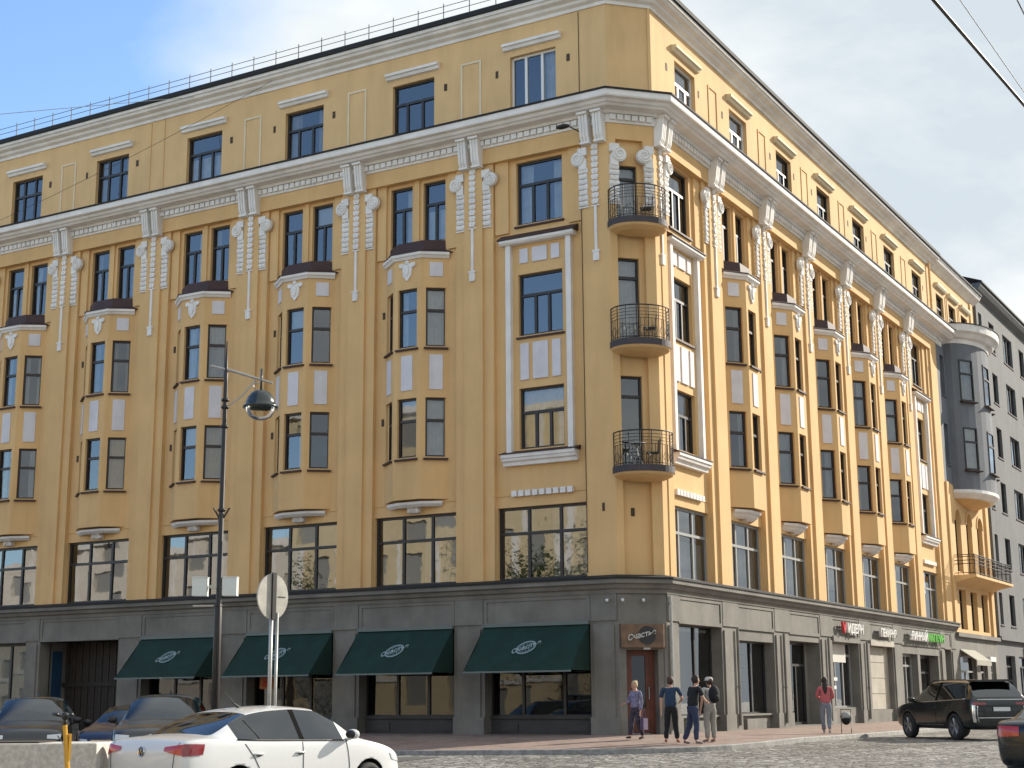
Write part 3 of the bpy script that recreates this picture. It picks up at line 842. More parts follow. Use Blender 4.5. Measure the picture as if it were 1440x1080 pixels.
# downpipes
def pipe(fr, u, w, z0, z1, r=.06, m='yellow', nm='downpipe'):
    mb = MB(); mb.tube(fr.P(u, w, z0), fr.P(u, w, z1), r, 10)
    z = z0 + 1.2
    while z < z1: mb.tube(fr.P(u, w, z), fr.P(u, w, z + .05), r + .015, 10); z += 2.4
    mb.build(nm, M[m], B, smooth=False)
pipe(FR, 34.75, .12, 19.6, 22.8); 
for u in (6.25, 10.6, 15.45, 20.3): pipe(FR, u + .12, .12, .15, 3.2, .045, 'grey')
pipe(FR, CW + .14, .1, .15, 4.0, .04, 'galv')
mb = MB(); mb.tube(FL.P(2.02, .015, 4.7), FL.P(2.02, .015, 22.7), .012, 5); mb.build('cable', M['vent'], B)
# small wall lamp under cornice and cameras over the ledge
mb = MB(); p = FL.P(1.95, .0, 18.55); mb.tube(p, p + Vector((-.15, -.55, .05)), .02, 6); mb.ball(p + Vector((-.3, -.75, .02)), .16, 10, sc3=(1.6, .8, .45)); mb.build('wall_lamp', M['iron'], B, smooth=True)
mb = MB()
for fr, u, z in ((FL, 1.35, 3.85), (FC, .1, 3.85), (FC, .75, 3.85)):
    mb.ball(fr.P(u, .12, z), .055, 8); mb.box(fr, u - .02, u + .02, .03, .12, z, z + .05)
build_split(mb, 'camera_dome', M['whitef'], B, smooth=True)
# chimneys near the right end
mb = MB(); mb.box(FR, 33.0, 36.0, -4.5, -2.5, 23.6, 26.3); mb.build('chimney', M['roof'], B)
# ------------------------------------------------------------ neighbour with the grey bow
M['slate'] = mat('blue_grey_render', (.15, .16, .18), .85, .12, .6, .3, 40, streak=.4)
M['grey3'] = mat('grey_render', (.15, .155, .155), .88, .15, .5, .3, 40, streak=.45)
N2 = empty('neighbour_building', (0, 40, 0))
tag(N2, 'narrow building with yellow arches below a round blue grey bow', 'building')
U0, U1 = UE_R + .005, 44.8
FN = Fr((0, -40, 0), (0, 1, 0), (1, 0, 0))     # local frame (the empty stands at y=40)
def wn(*a, **k): return window(N2, FN, *a, **k)
w = MB()
cs = [(37.6, .62), (40.0, .62), (42.4, .62)]
ops = []
for c, h in cs: ops.append((c - h, c + h, 7.2, 10.4))
low = [(36.9, 38.3), (39.3, 40.7), (41.7, 43.1)]
ops += [(a, b, 4.3, 6.3) for a, b in low]
panel(w, FN, U0, U1, 4.1, 11.6, 0, ops, .3)
for c, h in cs:     # arch heads
    for s_ in (-1, 1):
        for k in range(8):
            a0, a1 = math.pi / 2 * k / 8, math.pi / 2 * (k + 1) / 8
            p0, p1 = (c + s_ * h * math.cos(a0), 9.78 + .62 * math.sin(a0)), (c + s_ * h * math.cos(a1), 9.78 + .62 * math.sin(a1))
            w.plate(FN, [p0, p1, (p1[0], 10.41), (p0[0], 10.41)], -.3, .001)
w.box(FN, 43.6, 44.2, 0, .12, 4.1, 11.6); w.box(FN, U0, U0 + .5, 0, .1, 4.1, 11.6)
w.build('wall', M['yellow'], N2)
for c, h in cs:
    wn(c - h, c + h, 7.2, 10.4, -.1, (1, 1), .55, (1,), 'dark', None, False)
    m_ = MB()
    for k in range(12):
        a0, a1 = math.pi * k / 12, math.pi * (k + 1) / 12
        m_.plate(FN, [(c + (h) * math.cos(a0), 9.78 + .62 * math.sin(a0)), (c + (h + .12) * math.cos(a0), 9.78 + .74 * math.sin(a0)), (c + (h + .12) * math.cos(a1), 9.78 + .74 * math.sin(a1)), (c + h * math.cos(a1), 9.78 + .62 * math.sin(a1))], 0, .05)
    m_.build('arch', M['yellow_up'], N2)
for a, b in low: wn(a, b, 4.3, 6.3, -.1, (1,), .7, (1,), 'dark', None, False)
gw = MB(); gop = [(36.2, 39.6), (40.4, 42.0), (42.8, 44.0)]
panel(gw, FN, U0, U1, -.05, 3.9, 0, [(a, b, -.05, 3.0) for a, b in gop], .4)
gw.box(FN, U0, U1, -.2, .2, 3.9, 4.1); gw.build('ground_floor_wall', M['grey'], N2)
for a, b in gop: wn(a, b, .4, 3.0, -.05, (1, 1), .7, (1,), 'greyf', None, False, name='shop_window', glass='glass2')
m_ = MB(); m_.extr(FN, [(.01, 3.3), (.8, 2.75), (.8, 2.5), (.77, 2.5), (.77, 2.72), (.01, 3.24)], 36.3, 39.4); m_.build('window_awning', mat('beige_awning', (.36, .34, .28), .9, .1), N2)
m_ = MB(); m_.box(FN, 40.6, 41.9, .0, .5, 2.75, 3.0); m_.build('door_canopy', M['whitef'], N2)
w = MB(); panel(w, FN, U0, U1, 11.6, 19.3, 0, [(36.2, 36.95, 12.6, 14.7), (36.2, 36.95, 16.2, 18.3), (43.3, 44.1, 12.6, 14.7), (43.3, 44.1, 16.2, 18.3)], .25)
w.build('upper_wall', M['slate'], N2)
for a in (36.2, 43.3):
    for z in (12.6, 16.2): wn(a, a + .78, z, z + 2.1, -.05, (1,), .6, (1,), 'dark', None, True)
cxb, rb = 40.1, 2.9
def bow(w_, rr, z): return [(FN.P(cxb - rr * math.cos(math.pi * k / 14), w_ + (rr * .50) * math.sin(math.pi * k / 14), z)) for k in range(15)]
bw = MB(); rowsb = []
bowpath = [tuple(p.xy) for p in bow(0, rb, 0)]
winseg = (2, 3, 6, 7, 10, 11)
zl = [11.3, 12.4, 14.6, 16.0, 18.2, 19.2]
for k in range(14):
    for q in range(5):
        if q in (1, 3) and k in winseg: continue
        a, b = bowpath[k], bowpath[k + 1]
        bw.face([(*a, zl[q]), (*b, zl[q]), (*b, zl[q + 1]), (*a, zl[q + 1])])
bow_o = bw.build('bow', M['slate'], N2, fix=False)
for k in (2, 6, 10):
    p, q, r = [Vector((*bowpath[k + i], 0)) for i in range(3)]
    t = r - p; nn = Vector((t.y, -t.x, 0)); f2 = Fr(p, t, nn); L2 = t.length
    for z in (12.4, 16.0): window(bow_o, f2, 0, L2, z, z + 2.2, .16, (1,), .66, (1,), 'dark', ('full', 'curtain'), True)
wb = MB()
wb.sweep(bowpath, [(-.2, 19.05), (.05, 19.05), (.08, 19.15), (.1, 19.25), (.3, 19.32), (.45, 19.5), (.62, 19.6), (.66, 19.95), (-.2, 19.95)])
wb.slabz(bowpath, 19.1, 19.9)
wb.sweep(bowpath, [(-.4, 10.95), (-.2, 10.95), (-.05, 11.08), (.02, 11.14), (.08, 11.2), (.08, 11.36), (-.4, 11.36)])
build_split(wb, 'bow_cornice', M['white'], bow_o)
wb = MB()
r1 = bow(0, rb * .97, 11.1); r2 = [(FN.P(cxb - rb * .6 * math.cos(math.pi * k / 14), rb * .16 * math.sin(math.pi * k / 14), 10.75)) for k in range(15)]; r3 = [FN.P(cxb - .4 * math.cos(math.pi * k / 14), .06 * math.sin(math.pi * k / 14), 10.62) for k in range(15)]
wb.grid([r1, r2, r3]); wb.build('bow_corbel', M['yellow'], bow_o)
wb = MB(); wb.sweep(bowpath, [(-.2, 19.96), (.7, 19.96), (.7, 20.0), (-.2, 20.15)]); wb.slabz(bowpath, 20.0, 20.1); wb.build('bow_flashing', M['roof'], bow_o)
wb = MB(); wb.extr(FN, [(0, 19.0), (.2, 19.1), (.5, 19.2), (.6, 19.5), (0, 19.5)], 36.6, 37.2); wb.extr(FN, [(0, 18.3), (.2, 18.35), (.45, 18.6), (.45, 18.75), (0, 18.8)], 42.6, U1); build_split(wb, 'cornice', M['white'], N2)
w = MB(); tw = [(36.3, 37.8), (38.9, 40.4), (41.6, 43.1)]
panel(w, FN, U0, U1, 19.3, 22.9, 0, [(a, b, 19.95, 21.6) for a, b in tw], .22)
w.box(FN, 43.7, 44.2, 0, .08, 19.4, 22.7); w.build('top_wall', M['yellow_up'], N2)
for a, b in tw:
    wn(a, b, 19.95, 21.6, 0, (1, 1), .6, (1,), 'brownf', ('full', 'curtain_b'), False)
    h = MB(); h.extr(FN, [(0, 21.85), (.14, 21.9), (.2, 22.0), (.2, 22.1), (0, 22.12)], a - .2, b + .2); h.build('hood', M['cream'], N2)
for u in (38.35, 41.0):
    h = MB(); h.box(FN, u - .2, u - .13, 0, .03, 19.95, 21.8); h.box(FN, u + .13, u + .2, 0, .03, 19.95, 21.8); h.build('wall_outline', M['yellow_up'], N2)
h = MB(); h.extr(FN, [(0, 22.74), (.2, 22.9), (.4, 23.04), (.5, 23.25), (0, 23.25)], U0, U1); h.build('eaves_cornice', M['white'], N2)
h = MB(); h.extr(FN, [(-6, 25.6), (.56, 23.26), (.56, 23.35), (-6, 25.7)], U0, U1); h.build('roof', M['roof'], N2)
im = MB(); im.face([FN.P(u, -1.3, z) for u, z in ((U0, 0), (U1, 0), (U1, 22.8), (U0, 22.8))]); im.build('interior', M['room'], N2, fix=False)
bl = MB(); bl.extr(FN, [(0, 6.5), (.5, 6.68), (1.15, 6.80), (1.15, 6.92), (0, 6.92)], 35.9, 44.4); blo = bl.build('balcony', M['yellow_up'], N2)
rl = MB()
def rp3(u, w_, z): return FN.P(u, w_, z)
for h_ in (.1, .55, .72, .9, 1.0):
    for p, q in (((36.0, 0), (36.0, 1.08)), ((36.0, 1.08), (44.3, 1.08)), ((44.3, 1.08), (44.3, 0))): rl.tube(rp3(*p, 6.92 + h_), rp3(*q, 6.92 + h_), .02, 5)
for k in range(34): rl.tube(rp3(36 + k * 8.3 / 33, 1.08, 6.92), rp3(36 + k * 8.3 / 33, 1.08, 7.92), .014 if k % 4 else .03, 5)
for k in range(5): rl.tube(rp3(36, k * .25, 6.92), rp3(36, k * .25, 7.92), .014, 5)
rl.build('railing', M['iron'], blo)

# ------------------------------------------------------------ grey building farther up the street
N3 = empty('grey_building', (0, 62, 0))
tag(N3, 'plain grey apartment building at the far right end of the street', 'building')
FG = Fr((0, -62, 0), (0, 1, 0), (1, 0, 0))
V0, V1 = U1 + .005, 92
cols3 = [(46.0, .8, 0), (48.6, 1.4, 0), (52.3, 2.6, 1), (57.0, 1.5, 0), (59.8, .8, 0), (63, 1.15, 0), (66.5, 2.6, 1), (71, 1.15, 0), (75, 1.15, 0), (79, 2.6, 1), (84, 1.15, 0), (88, 1.15, 0)]
rows3 = [4.9, 8.15, 11.4, 14.65, 17.9, 21.0]
w = MB()
ops = [(u, u + d, z, z + 1.75) for u, d, k in cols3 for z in rows3]
panel(w, FG, V0, V1, 4.1, 24.0, .0, ops, .25)
w.box(FG, V0, V0 + .3, 0, .15, 4.1, 24)
panel(w, FG, V0, V1, -.05, 4.1, 0, [(46.6, 49.0, .3, 3.2), (50, 53.5, .3, 3.2), (55, 58, .3, 3.2), (60, 63, .3, 3.2)], .3)
w.box(FG, V0, V1, 0, .25, 4.0, 4.2)
w.build('wall', M['grey3'], N3)
for u, d, k in cols3[:8]:
    for z in rows3:
        window(N3, FG, u, u + d, z, z + 1.75, -.02, (1,) if d < 1 else ((1, 1) if not k else (1, 1, 1)), .7, (1,), 'dark', ('full', 'curtain') if k or random.random() < .3 else None, True, transom=False)
for a, b in ((46.6, 49.0), (50, 53.5), (55, 58), (60, 63)): window(N3, FG, a, b, .3, 3.2, -.1, (1, 1), .8, (1,), 'dark', None, False, name='shop_window', glass='glass2')
h = MB(); h.extr(FG, [(0, 23.6), (.35, 23.8), (.5, 24.0), (.5, 24.15), (0, 24.15)], V0, V1); h.build('eaves_cornice', M['grey3'], N3)
h = MB(); h.extr(FG, [(-7, 27), (.6, 24.16), (.6, 24.26), (-7, 27.1)], V0 - .0, V1); h.box(FG, V0 + .5, V0 + 2.2, -5, -3.4, 25, 27.4); h.build('roof', M['roof'], N3)
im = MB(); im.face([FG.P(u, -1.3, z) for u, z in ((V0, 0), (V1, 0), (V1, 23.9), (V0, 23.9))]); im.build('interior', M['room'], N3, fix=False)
# shop sign on it
S = MB(); S.box(Fr((0, 0, 0), (0, 1, 0), (1, 0, 0)), -.65, .65, 0, .12, -.25, .25)
so = S.build('shop_sign', mat('orange_sign', (.62, .30, .12), .5), None, loc=(.26, 52.6, 3.75)); tag(so, 'small orange shop sign on the grey building at the right edge', 'sign')
S = MB(); 
for k in range(4): S.box(Fr((0, 0, 0), (0, 1, 0), (1, 0, 0)), -.5 + k * .27, -.32 + k * .27, .125, .135, -.1, .1)
S.build('lettering', M['whitef'], so)

# ------------------------------------------------------------ buildings across the streets (seen mirrored in the panes)
def across(name, label, loc, ang, width, height, m, rows, trim='white', nb=8):
    E = empty(name, loc); tag(E, label, 'building'); E.rotation_euler = (0, 0, ang)
    w = MB(); st = width / nb
    ops = [(st * k + st * .28, st * k + st * .72, 1 + r * height / rows, 1 + r * height / rows + height / rows * .58) for k in range(nb) for r in range(rows)]
    panel(w, FI, 0, width, -1, height, 0, ops, .3)
    w.face([FI.P(0, 0, height), FI.P(width, 0, height), FI.P(width, -9, height), FI.P(0, -9, height)])
    for u in (0, width): w.face([FI.P(u, 0, -1), FI.P(u, -9, -1), FI.P(u, -9, height), FI.P(u, 0, height)])
    w.build('wall', m, E)
    g = MB(); g.face([FI.P(0, -.3, 0), FI.P(width, -.3, 0), FI.P(width, -.3, height - .3), FI.P(0, -.3, height - .3)]); g.build('glazing', M['greyf'], E, fix=False)
    t = MB()
    t.box(FI, 0, width, 0, .5, height - .6, height); t.box(FI, 0, width, 0, .2, 4.3, 4.7)
    for k in range(nb + 1): t.box(FI, st * k - .25 if k else 0, st * k + .25 if k < nb else width, .0, .15, 4.7, height - .6)
    t.build('trim', M[trim], E)
across('cream_building', 'cream building with white trim standing opposite the long front across the street', (-62, -62, -1), 0, 36, 26, mat('cream_stucco', (.66, .55, .36), .9, .1), 5)
across('pale_building', 'pale pink building with white trim farther along across the street', (-100, -62, -1), 0, 38, 17, mat('pale_stucco', (.70, .64, .56), .9, .1), 5)
across('ochre_building', 'ochre building with white pilasters across the street behind the camera', (-20, -64, -1), 0, 34, 19, mat('ochre_stucco', (.62, .42, .17), .9, .1), 5)
across('side_street_building', 'pale building on the far side of the right hand street', (44, 8, -1), math.pi / 2, 92, 14, mat('pale_grey_stucco', (.5, .49, .46), .9, .1), 5, nb=22)

def leafy(name, label, x, y, h, r, n=6500):
    T = empty(name, (x, y, gz(x, y) - .12)); tag(T, label, 'tree')
    t = MB(); t.path([(0, 0, -.1), (.1, .05, h * .3), (0, .1, h * .55)], [.3, .22, .15], 8)
    for k in range(7):
        a = k * 2.4; t.path([(0, .05, h * (.3 + .04 * k)), (r * .35 * math.cos(a), r * .35 * math.sin(a), h * (.5 + .03 * k)), (r * .7 * math.cos(a), r * .7 * math.sin(a), h * (.62 + .03 * k))], [.12, .07, .03], 5)
    t.build('trunk', mat('bark', (.06, .045, .035), .9, .3, 6), T)
    c = MB(); cl_ = [Vector((random.gauss(0, r * .45), random.gauss(0, r * .45), h * .65 + random.gauss(0, h * .13))) for _ in range(26)]
    for _ in range(n):
        q = random.choice(cl_) + Vector((random.gauss(0, r * .2), random.gauss(0, r * .2), random.gauss(0, r * .18)))
        a = Vector((random.gauss(0, 1), random.gauss(0, 1), random.gauss(0, 1))).normalized(); b = a.orthogonal().normalized(); s = .08 + random.random() * .10
        c.face([q, q + a * s + b * s * .4, q + a * s * 2, q + a * s - b * s * .4], random.randint(0, 1))
    c.build('crown', [mat('leaf_a', (.045, .085, .02), .7), mat('leaf_b', (.07, .11, .03), .7)], T, fix=False)
leafy('street_tree', 'leafy tree across the street, nearest the cream building', -30, -48, 13, 4.5)
leafy('street_tree', 'leafy tree across the street, in front of the pale building', -52, -50, 12, 4.2)
leafy('street_tree', 'leafy tree across the right hand street, nearer the camera', 44, -24, 11, 4.5)
leafy('street_tree', 'leafy tree across the right hand street, farther up', 41, -8, 10, 4.2)
leafy('street_tree', 'leafy tree across the street, behind the camera', -12, -52, 11, 3.8)

# ------------------------------------------------------------ awnings
emb = mat('pale_emblem_print', (.20, .27, .29), .8)
def awning(j, label):
    a, b = GL[j]; a += .0; c = (a + b) / 2; hw_ = (b - a) / 2 + .0
    E = empty('awning', (-c, 0, 3.2)); tag(E, label, 'awning', 'green awnings over the café windows')
    f = Fr((0, 0, 0), (-1, 0, 0), (0, -1, 0))
    W1, Zd = 1.22, -1.36
    mb = MB(); n = 10
    rows = []
    for k in range(n + 1):
        t = k / n; w_ = .05 + W1 * t; z = Zd * t - .05 * math.sin(math.pi * t)
        rows.append([f.P(-hw_ + 2 * hw_ * q / 12, w_, z + .012 * math.sin(q * 2.1 + k)) for q in range(13)])
    mb.grid(rows)
    low = rows[-1]; mb.grid([low, [p + Vector((0, 0, -.0)) for p in low]])
    mb.build('canopy', M['green'], E, smooth=True, fix=False)
    sd = MB()
    for s_ in (-1, 1):
        sd.face([f.P(s_ * hw_ * .995, .05, 0), f.P(s_ * hw_ * .995, .05 + W1, Zd), f.P(s_ * hw_ * .995, .05, Zd)])
    build_split(sd, 'side_flap', M['green'], E, fix=False)
    br = MB(); br.box(f, -hw_, hw_, .05 + W1 - .02, .05 + W1 + .03, Zd - .05, Zd); br.box(f, -hw_, hw_, .03, .13, -.02, .08)
    for s_ in (-1, 1): br.tube(f.P(s_ * (hw_ - .05), .05, -.9), f.P(s_ * (hw_ - .05), .05 + W1, Zd), .015, 5)
    br.build('front_bar', mat('awning_bar', (.12, .15, .14), .5), E)
    # emblem: oval badge with lettering, printed on the slope
    sl = Vector((0, -W1, Zd)).normalized(); ex = Vector((1, 0, 0)); nn = ex.cross(-sl).normalized()
    if nn.z < 0: nn = -nn
    cc = f.P(0, .05 + W1 * .47, Zd * .47 - .05) + nn * .03
    em = MB()
    def ov(r1, r2, rot=.42, k0=28):
        pts = []
        for k in range(k0):
            t = 2 * math.pi * k / k0; x = r1 * math.cos(t); y = r2 * math.sin(t)
            x, y = x * math.cos(rot) - y * math.sin(rot), x * math.sin(rot) + y * math.cos(rot)
            pts.append(cc + ex * x - sl * y)
        return pts
    A_ = ov(.34, .25); B_ = ov(.28, .19); em.grid([A_, B_], close_v=True)
    C_ = ov(.25, .165); D_ = ov(.235, .15); em.grid([C_, D_], close_v=True)
    for k in range(3):
        x = -.1 + k * .1
        em.face([cc + ex * (x - .012) - sl * .1, cc + ex * (x + .012) - sl * .1, cc + ex * (x + .03) + sl * .12, cc + ex * (x + .006) + sl * .12])
    em.build('emblem', emb, E, fix=False)
    me = text_mesh('Счастье', .24, .002, .25)
    for v in me.vertices:
        x, y, d = v.co; r_ = .42; x, y = x * math.cos(r_) - y * math.sin(r_), x * math.sin(r_) + y * math.cos(r_)
        v.co = cc + ex * x - sl * y + nn * (.012 + d)
    me.materials.clear(); me.materials.append(mat('emblem_lettering', (.32, .40, .42), .8)); o = bpy.data.objects.new('lettering', me); col.objects.link(o); o.parent = E
awning(0, 'dark green awning with pale oval emblem, beside the wooden corner door')
awning(1, 'dark green awning behind the hood of the white sedan, second from the corner door')
awning(2, 'dark green awning partly behind the round traffic sign, second from the gateway')
awning(3, 'dark green awning crossed by the lamp post, next to the dark gateway')

# ------------------------------------------------------------ signs on the right street
def letters(name, s, size, u, z, m, w0=.22, parent=None, squash=1.0):
    return text_obj(name, s, size, .035, FR, u, w0, z, m, parent, squash=squash)
wl_ = mat('white_sign_face', (.78, .76, .72), .4); rd_ = mat('red_sign_face', (.62, .05, .05), .4); gn_ = mat('green_sign_face', (.16, .52, .08), .4); dk_ = mat('dark_sign_side', (.08, .03, .03), .5)
def sign_thing(label, u, z, parts, board=None):
    E = empty('shop_sign', (0, u, z)); tag(E, label, 'sign')
    fr = Fr((0, 0, 0), (0, 1, 0), (1, 0, 0))
    for s, size, du, m, sq in parts: text_obj('lettering', s, size, .05, fr, du, .16, 0, m, E, squash=sq)
    mb = MB(); mb.box(fr, board[0], board[1], .035, .06, -.06, -.02); mb.box(fr, board[0], board[1], .035, .06, .08, .12)
    for k in range(4): 
        u_ = board[0] + (board[1] - board[0]) * (k + .5) / 4; mb.box(fr, u_ - .02, u_ + .02, .06, .17, -.05, .1)
    mb.build('rail', M['greyf'], E)
    return E
E = sign_thing('x', 18.3, 3.62, [('V', .62, -1.05, rd_, 1.1), ('ИДЕЯН', .5, .35, wl_, 1.15)], (-1.3, 1.4))
E['label'] = 'white shop lettering with a red mark at its left end'
E = sign_thing('white shop lettering over the beige roller shutter', 23.2, 3.60, [('ПЕКАРНЯ', .46, 0, wl_, 1.05)], (-1.3, 1.3))
E = sign_thing('white and green shop lettering above the black suv', 29.4, 3.62, [(':', .5, -2.75, wl_, 1.2), ('ВИННЫЙ', .55, -1.3, wl_, 1.1), ('МАГАЗИН', .5, 1.55, gn_, 1.15)], (-3, 3.1))
# café sign on the chamfer, bent round its right end
E = empty('cafe_sign', (-.5, .5, 2.8)); tag(E, 'brown wooden café sign with slanted script above the corner door', 'sign')
fc = Fr(Vector((-CW, 0, 0)) - Vector((-.5, .5, 2.8)), (1, 1, 0), (1, -1, 0))
mb = MB(); pts = [(.02, .01), (.02, .16), (CL - .25, .16)] + [(CL - .25 + .22 * math.sin(a), -.06 + .22 * math.cos(a)) for a in [k * math.pi / 16 for k in range(1, 9)]] + [(CL - .03, .01)]
mb.ring_solid([fc.P(u, w_, 2.48) for u, w_ in pts], [fc.P(u, w_, 3.16) for u, w_ in pts])
mb.build('board', mat('rusty_sign_board', (.20, .11, .06), .45, .5, 4, .1, 20, c2=(.09, .055, .035)), E)
mb = MB(); n = 22; ctr = (CL * .55, 2.83)
mb.ring_solid([fc.P(ctr[0] + .27 * math.cos(2 * math.pi * k / n), .162, ctr[1] + .27 * math.sin(2 * math.pi * k / n)) for k in range(n)], [fc.P(ctr[0] + .27 * math.cos(2 * math.pi * k / n), .175, ctr[1] + .27 * math.sin(2 * math.pi * k / n)) for k in range(n)])
mb.build('disc', M['dark'], E)
text_obj('lettering', 'Счастье', .225, .012, fc, CL * .42, .19, 2.83, mat('pale_lettering', (.55, .54, .5), .4), E, shear=.35, rot=.22, squash=1.0)
mb = MB(); mb.box(fc, CL * .48, CL * .62, .05, .14, 2.42, 2.48); mb.build('light_strip', M['galv'], E)

# poster inside the third café window
mb = MB(); f0 = Fr((0, 0, 0), (-1, 0, 0), (0, -1, 0)); mb.box(f0, -.33, .33, 0, .02, -.3, .3)
po = mb.build('window_poster', mat('orange_poster', (.45, .18, .07), .8, .3, 5), None, loc=(-14.35, .36, 1.72)); tag(po, 'orange poster hanging inside the window behind the round sign post', 'poster')
mb = MB()
for k, (a, b, z) in enumerate(((-.22, -.08, .12), (-.02, .05, .1), (.1, .24, .1), (-.2, .2, -.08), (-.12, .22, -.18))): mb.box(f0, a, b, .021, .024, z - .04, z + .04)
mb.build('print', mat('red_print', (.5, .05, .03), .8), po)

# ------------------------------------------------------------ street lamp, traffic sign
px, py = -1.63, -16.81; zg = gz(px, py) - .12
P = empty('street_lamp', (px, py, zg)); tag(P, 'tall dark lamp post with one hanging dome lamp and two pale boxes', 'street lamp')
H = 8.72
mb = MB(); mb.path([(0, 0, 0), (0, 0, 3.3), (0, 0, 3.35), (0, 0, H - .9), (0, 0, H)], [.085, .075, .055, .045, .012], 12)
mb.lathe((0, 0, 0), [(.2, 0), (.2, .5), (.14, .6), (.14, .9), (.11, 1.0)], 16)
for z in (3.3, 5.2, 6.9, 7.3, 7.45): mb.lathe((0, 0, z), [(.06, 0), (.09, .03), (.06, .07)], 12)
mb.tube((.09, -.06, .9), (.085, -.06, 4.6), .02, 6)
pole = mb.build('pole', M['iron'], P, smooth=True)
X = Vector((.87, .5, 0))     # arm runs to the right of the picture
mb = MB(); za = H - .62
mb.path([-X * .32 + Vector((0, 0, za + .1)), X * .1 + Vector((0, 0, za)), X * .95 + Vector((0, 0, za - .27))], [.022, .03, .02], 8)
sp = []
for k in range(22):
    t = k / 21; a = -.6 + t * 5.2; r = .11 * (1 - t * .7); sp.append(X * (.62 + r * math.cos(a)) + Vector((0, 0, za - .33 + r * math.sin(a))))
mb.path([X * .06 + Vector((0, 0, za - .75)), X * .35 + Vector((0, 0, za - .52)), X * .6 + Vector((0, 0, za - .2))], .014, 6)
mb.path(sp, .012, 5)
mb.build('arm', M['galv'], P)
lx = X * .72
mb = MB(); mb.tube(lx + Vector((0, 0, za + .03)), lx + Vector((0, 0, za - .42)), .022, 8); mb.lathe(lx + Vector((0, 0, za - .78)), [(.36, -.0), (.36, .035), (.31, .05), (.30, .12), (.26, .22), (.18, .32), (.07, .37), (.0, .38)], 28)
lamp = mb.build('lamp_dome', mat('dark_enamel', (.015, .022, .022), .25, coat=.6), P, smooth=True)
mb = MB(); mb.lathe(lx + Vector((0, 0, za - .78)), [(.30, -.001), (.29, -.08), (.22, -.19), (.10, -.25), (0, -.26)], 24); mb.build('lamp_bowl', glass_mat('clear_bowl', (.9, .88, .84), 1.35), lamp, smooth=True, fix=False)
mb = MB(); mb.lathe(lx + Vector((0, 0, za - .78)), [(.28, 0), (.2, .1), (0, .16)], 20); mb.build('reflector', M['whitef'], lamp, smooth=True)
for s_, nm in ((-1, 'equipment_box'), (1, 'equipment_box')):
    c = X * (.26 * s_) + Vector((0, 0, 3.70)) + (Vector((-.05, -.1, 0)) if s_ < 0 else Vector((.0, -.05, 0)))
    fb = Fr(c, X if s_ > 0 else Vector((.75, .66, 0)), X.cross(Vector((0, 0, 1))))
    mb = MB(); mb.box(fb, -.14, .14, -.11, .11, -.18, .18); mb.box(fb, -.05, .05, -.2, -.11, -.03, .03) ; mb.box(fb, -.15, .15, -.12, .12, .18, .195)
    mb.build(nm, mat('pale_box', (.62, .66, .64), .5), P)
mb = MB(); mb.box(Fr((0, 0, 0), X, (X.y, -X.x, 0)), -.5, .04, -.02, .02, 3.32, 3.35); mb.box(Fr((0, 0, 0), X, (X.y, -X.x, 0)), -.2, .2, -.03, .03, 3.68, 3.74); mb.build('bracket', M['galv'], P)
mb = MB(); 
for s_ in (-1, 1): mb.tube((0, 0, 5.0), X * .16 * s_ + Vector((0, 0, 5.28)), .018, 6)
mb.build('flag_holder', M['iron'], P)

sx, sy = 1.25, -18.7; zg = gz(sx, sy) - .12
S = empty('traffic_sign', (sx, sy, zg)); tag(S, 'round traffic sign seen from its grey back on a thin double post', 'sign')
mb = MB(); mb.tube((0, 0, 0), (0, 0, 3.7), .034, 10); mb.tube((.11, .03, 0), (.11, .03, 3.0), .026, 8)
mb.build('post', M['galv'], S, smooth=True)
# disc turned away: its face looks up the street
nd = Vector((-.99, .12, 0)).normalized(); td = Vector((-nd.y, nd.x, 0))
c0 = Vector((.07, -.05, 3.28)) ; n = 32
mb = MB(); mb.ring_solid([c0 + td * .37 * math.cos(2 * math.pi * k / n) + Vector((0, 0, .40 * math.sin(2 * math.pi * k / n))) for k in range(n)], [c0 + nd * .03 + td * .37 * math.cos(2 * math.pi * k / n) + Vector((0, 0, .40 * math.sin(2 * math.pi * k / n))) for k in range(n)])
mb.build('disc', mat('aged_sign_back', (.42, .40, .35), .55, .25, 4, metal=.1), S)
mb = MB(); fb = Fr(c0 - nd * .0, td, -nd); mb.box(fb, -.045, .045, 0.001, .04, -.40, .42); mb.box(fb, -.3, -.12, .001, .006, -.01, .01); mb.build('bracket', M['iron'], S)

# ------------------------------------------------------------ planter wall and scooter, bottom left
mb = MB(); fi_ = Fr((0, 0, 0), (.87, .49, 0), (.49, -.87, 0)); mb.box(fi_, -6.5, 1.35, -1.2, 2.2, 0, .15)
isl = mb.build('traffic_island', M['kerb'], None, loc=(2.2, -25.2, gz(2.2, -25.2) - .12)); tag(isl, kind='structure')
PL = empty('stone_planter', (2.2, -25.2, gz(2.2, -25.2) - .12)); tag(PL, 'pale rough granite planter block at the bottom left corner', 'planter')
rt = Vector((.77, .64, 0)).normalized(); fp = Fr((0, 0, 0), (.87, .49, 0), (.49, -.87, 0))
mb = MB(); mb.box(fp, -3.2, 1.12, -.9, 0, 0, 1.0); bo = mb.build('block', mat('granite_block', (.66, .63, .57), .85, .4, 14, .5, 60, c2=(.44, .41, .36)), PL)
bv = bo.modifiers.new('edge', 'BEVEL'); bv.width = .02; bv.segments = 2
mb = MB(); mb.box(fp, -3.0, .3, -.8, -.12, .99, 1.02); mb.build('soil', mat('soil', (.05, .035, .025), .95), PL)
SH = empty('shrub', (1.0, -25.6, gz(1, -25.6) + .85)); tag(SH, 'small yellow green shrub growing in the stone planter', 'shrub')
mb = MB()
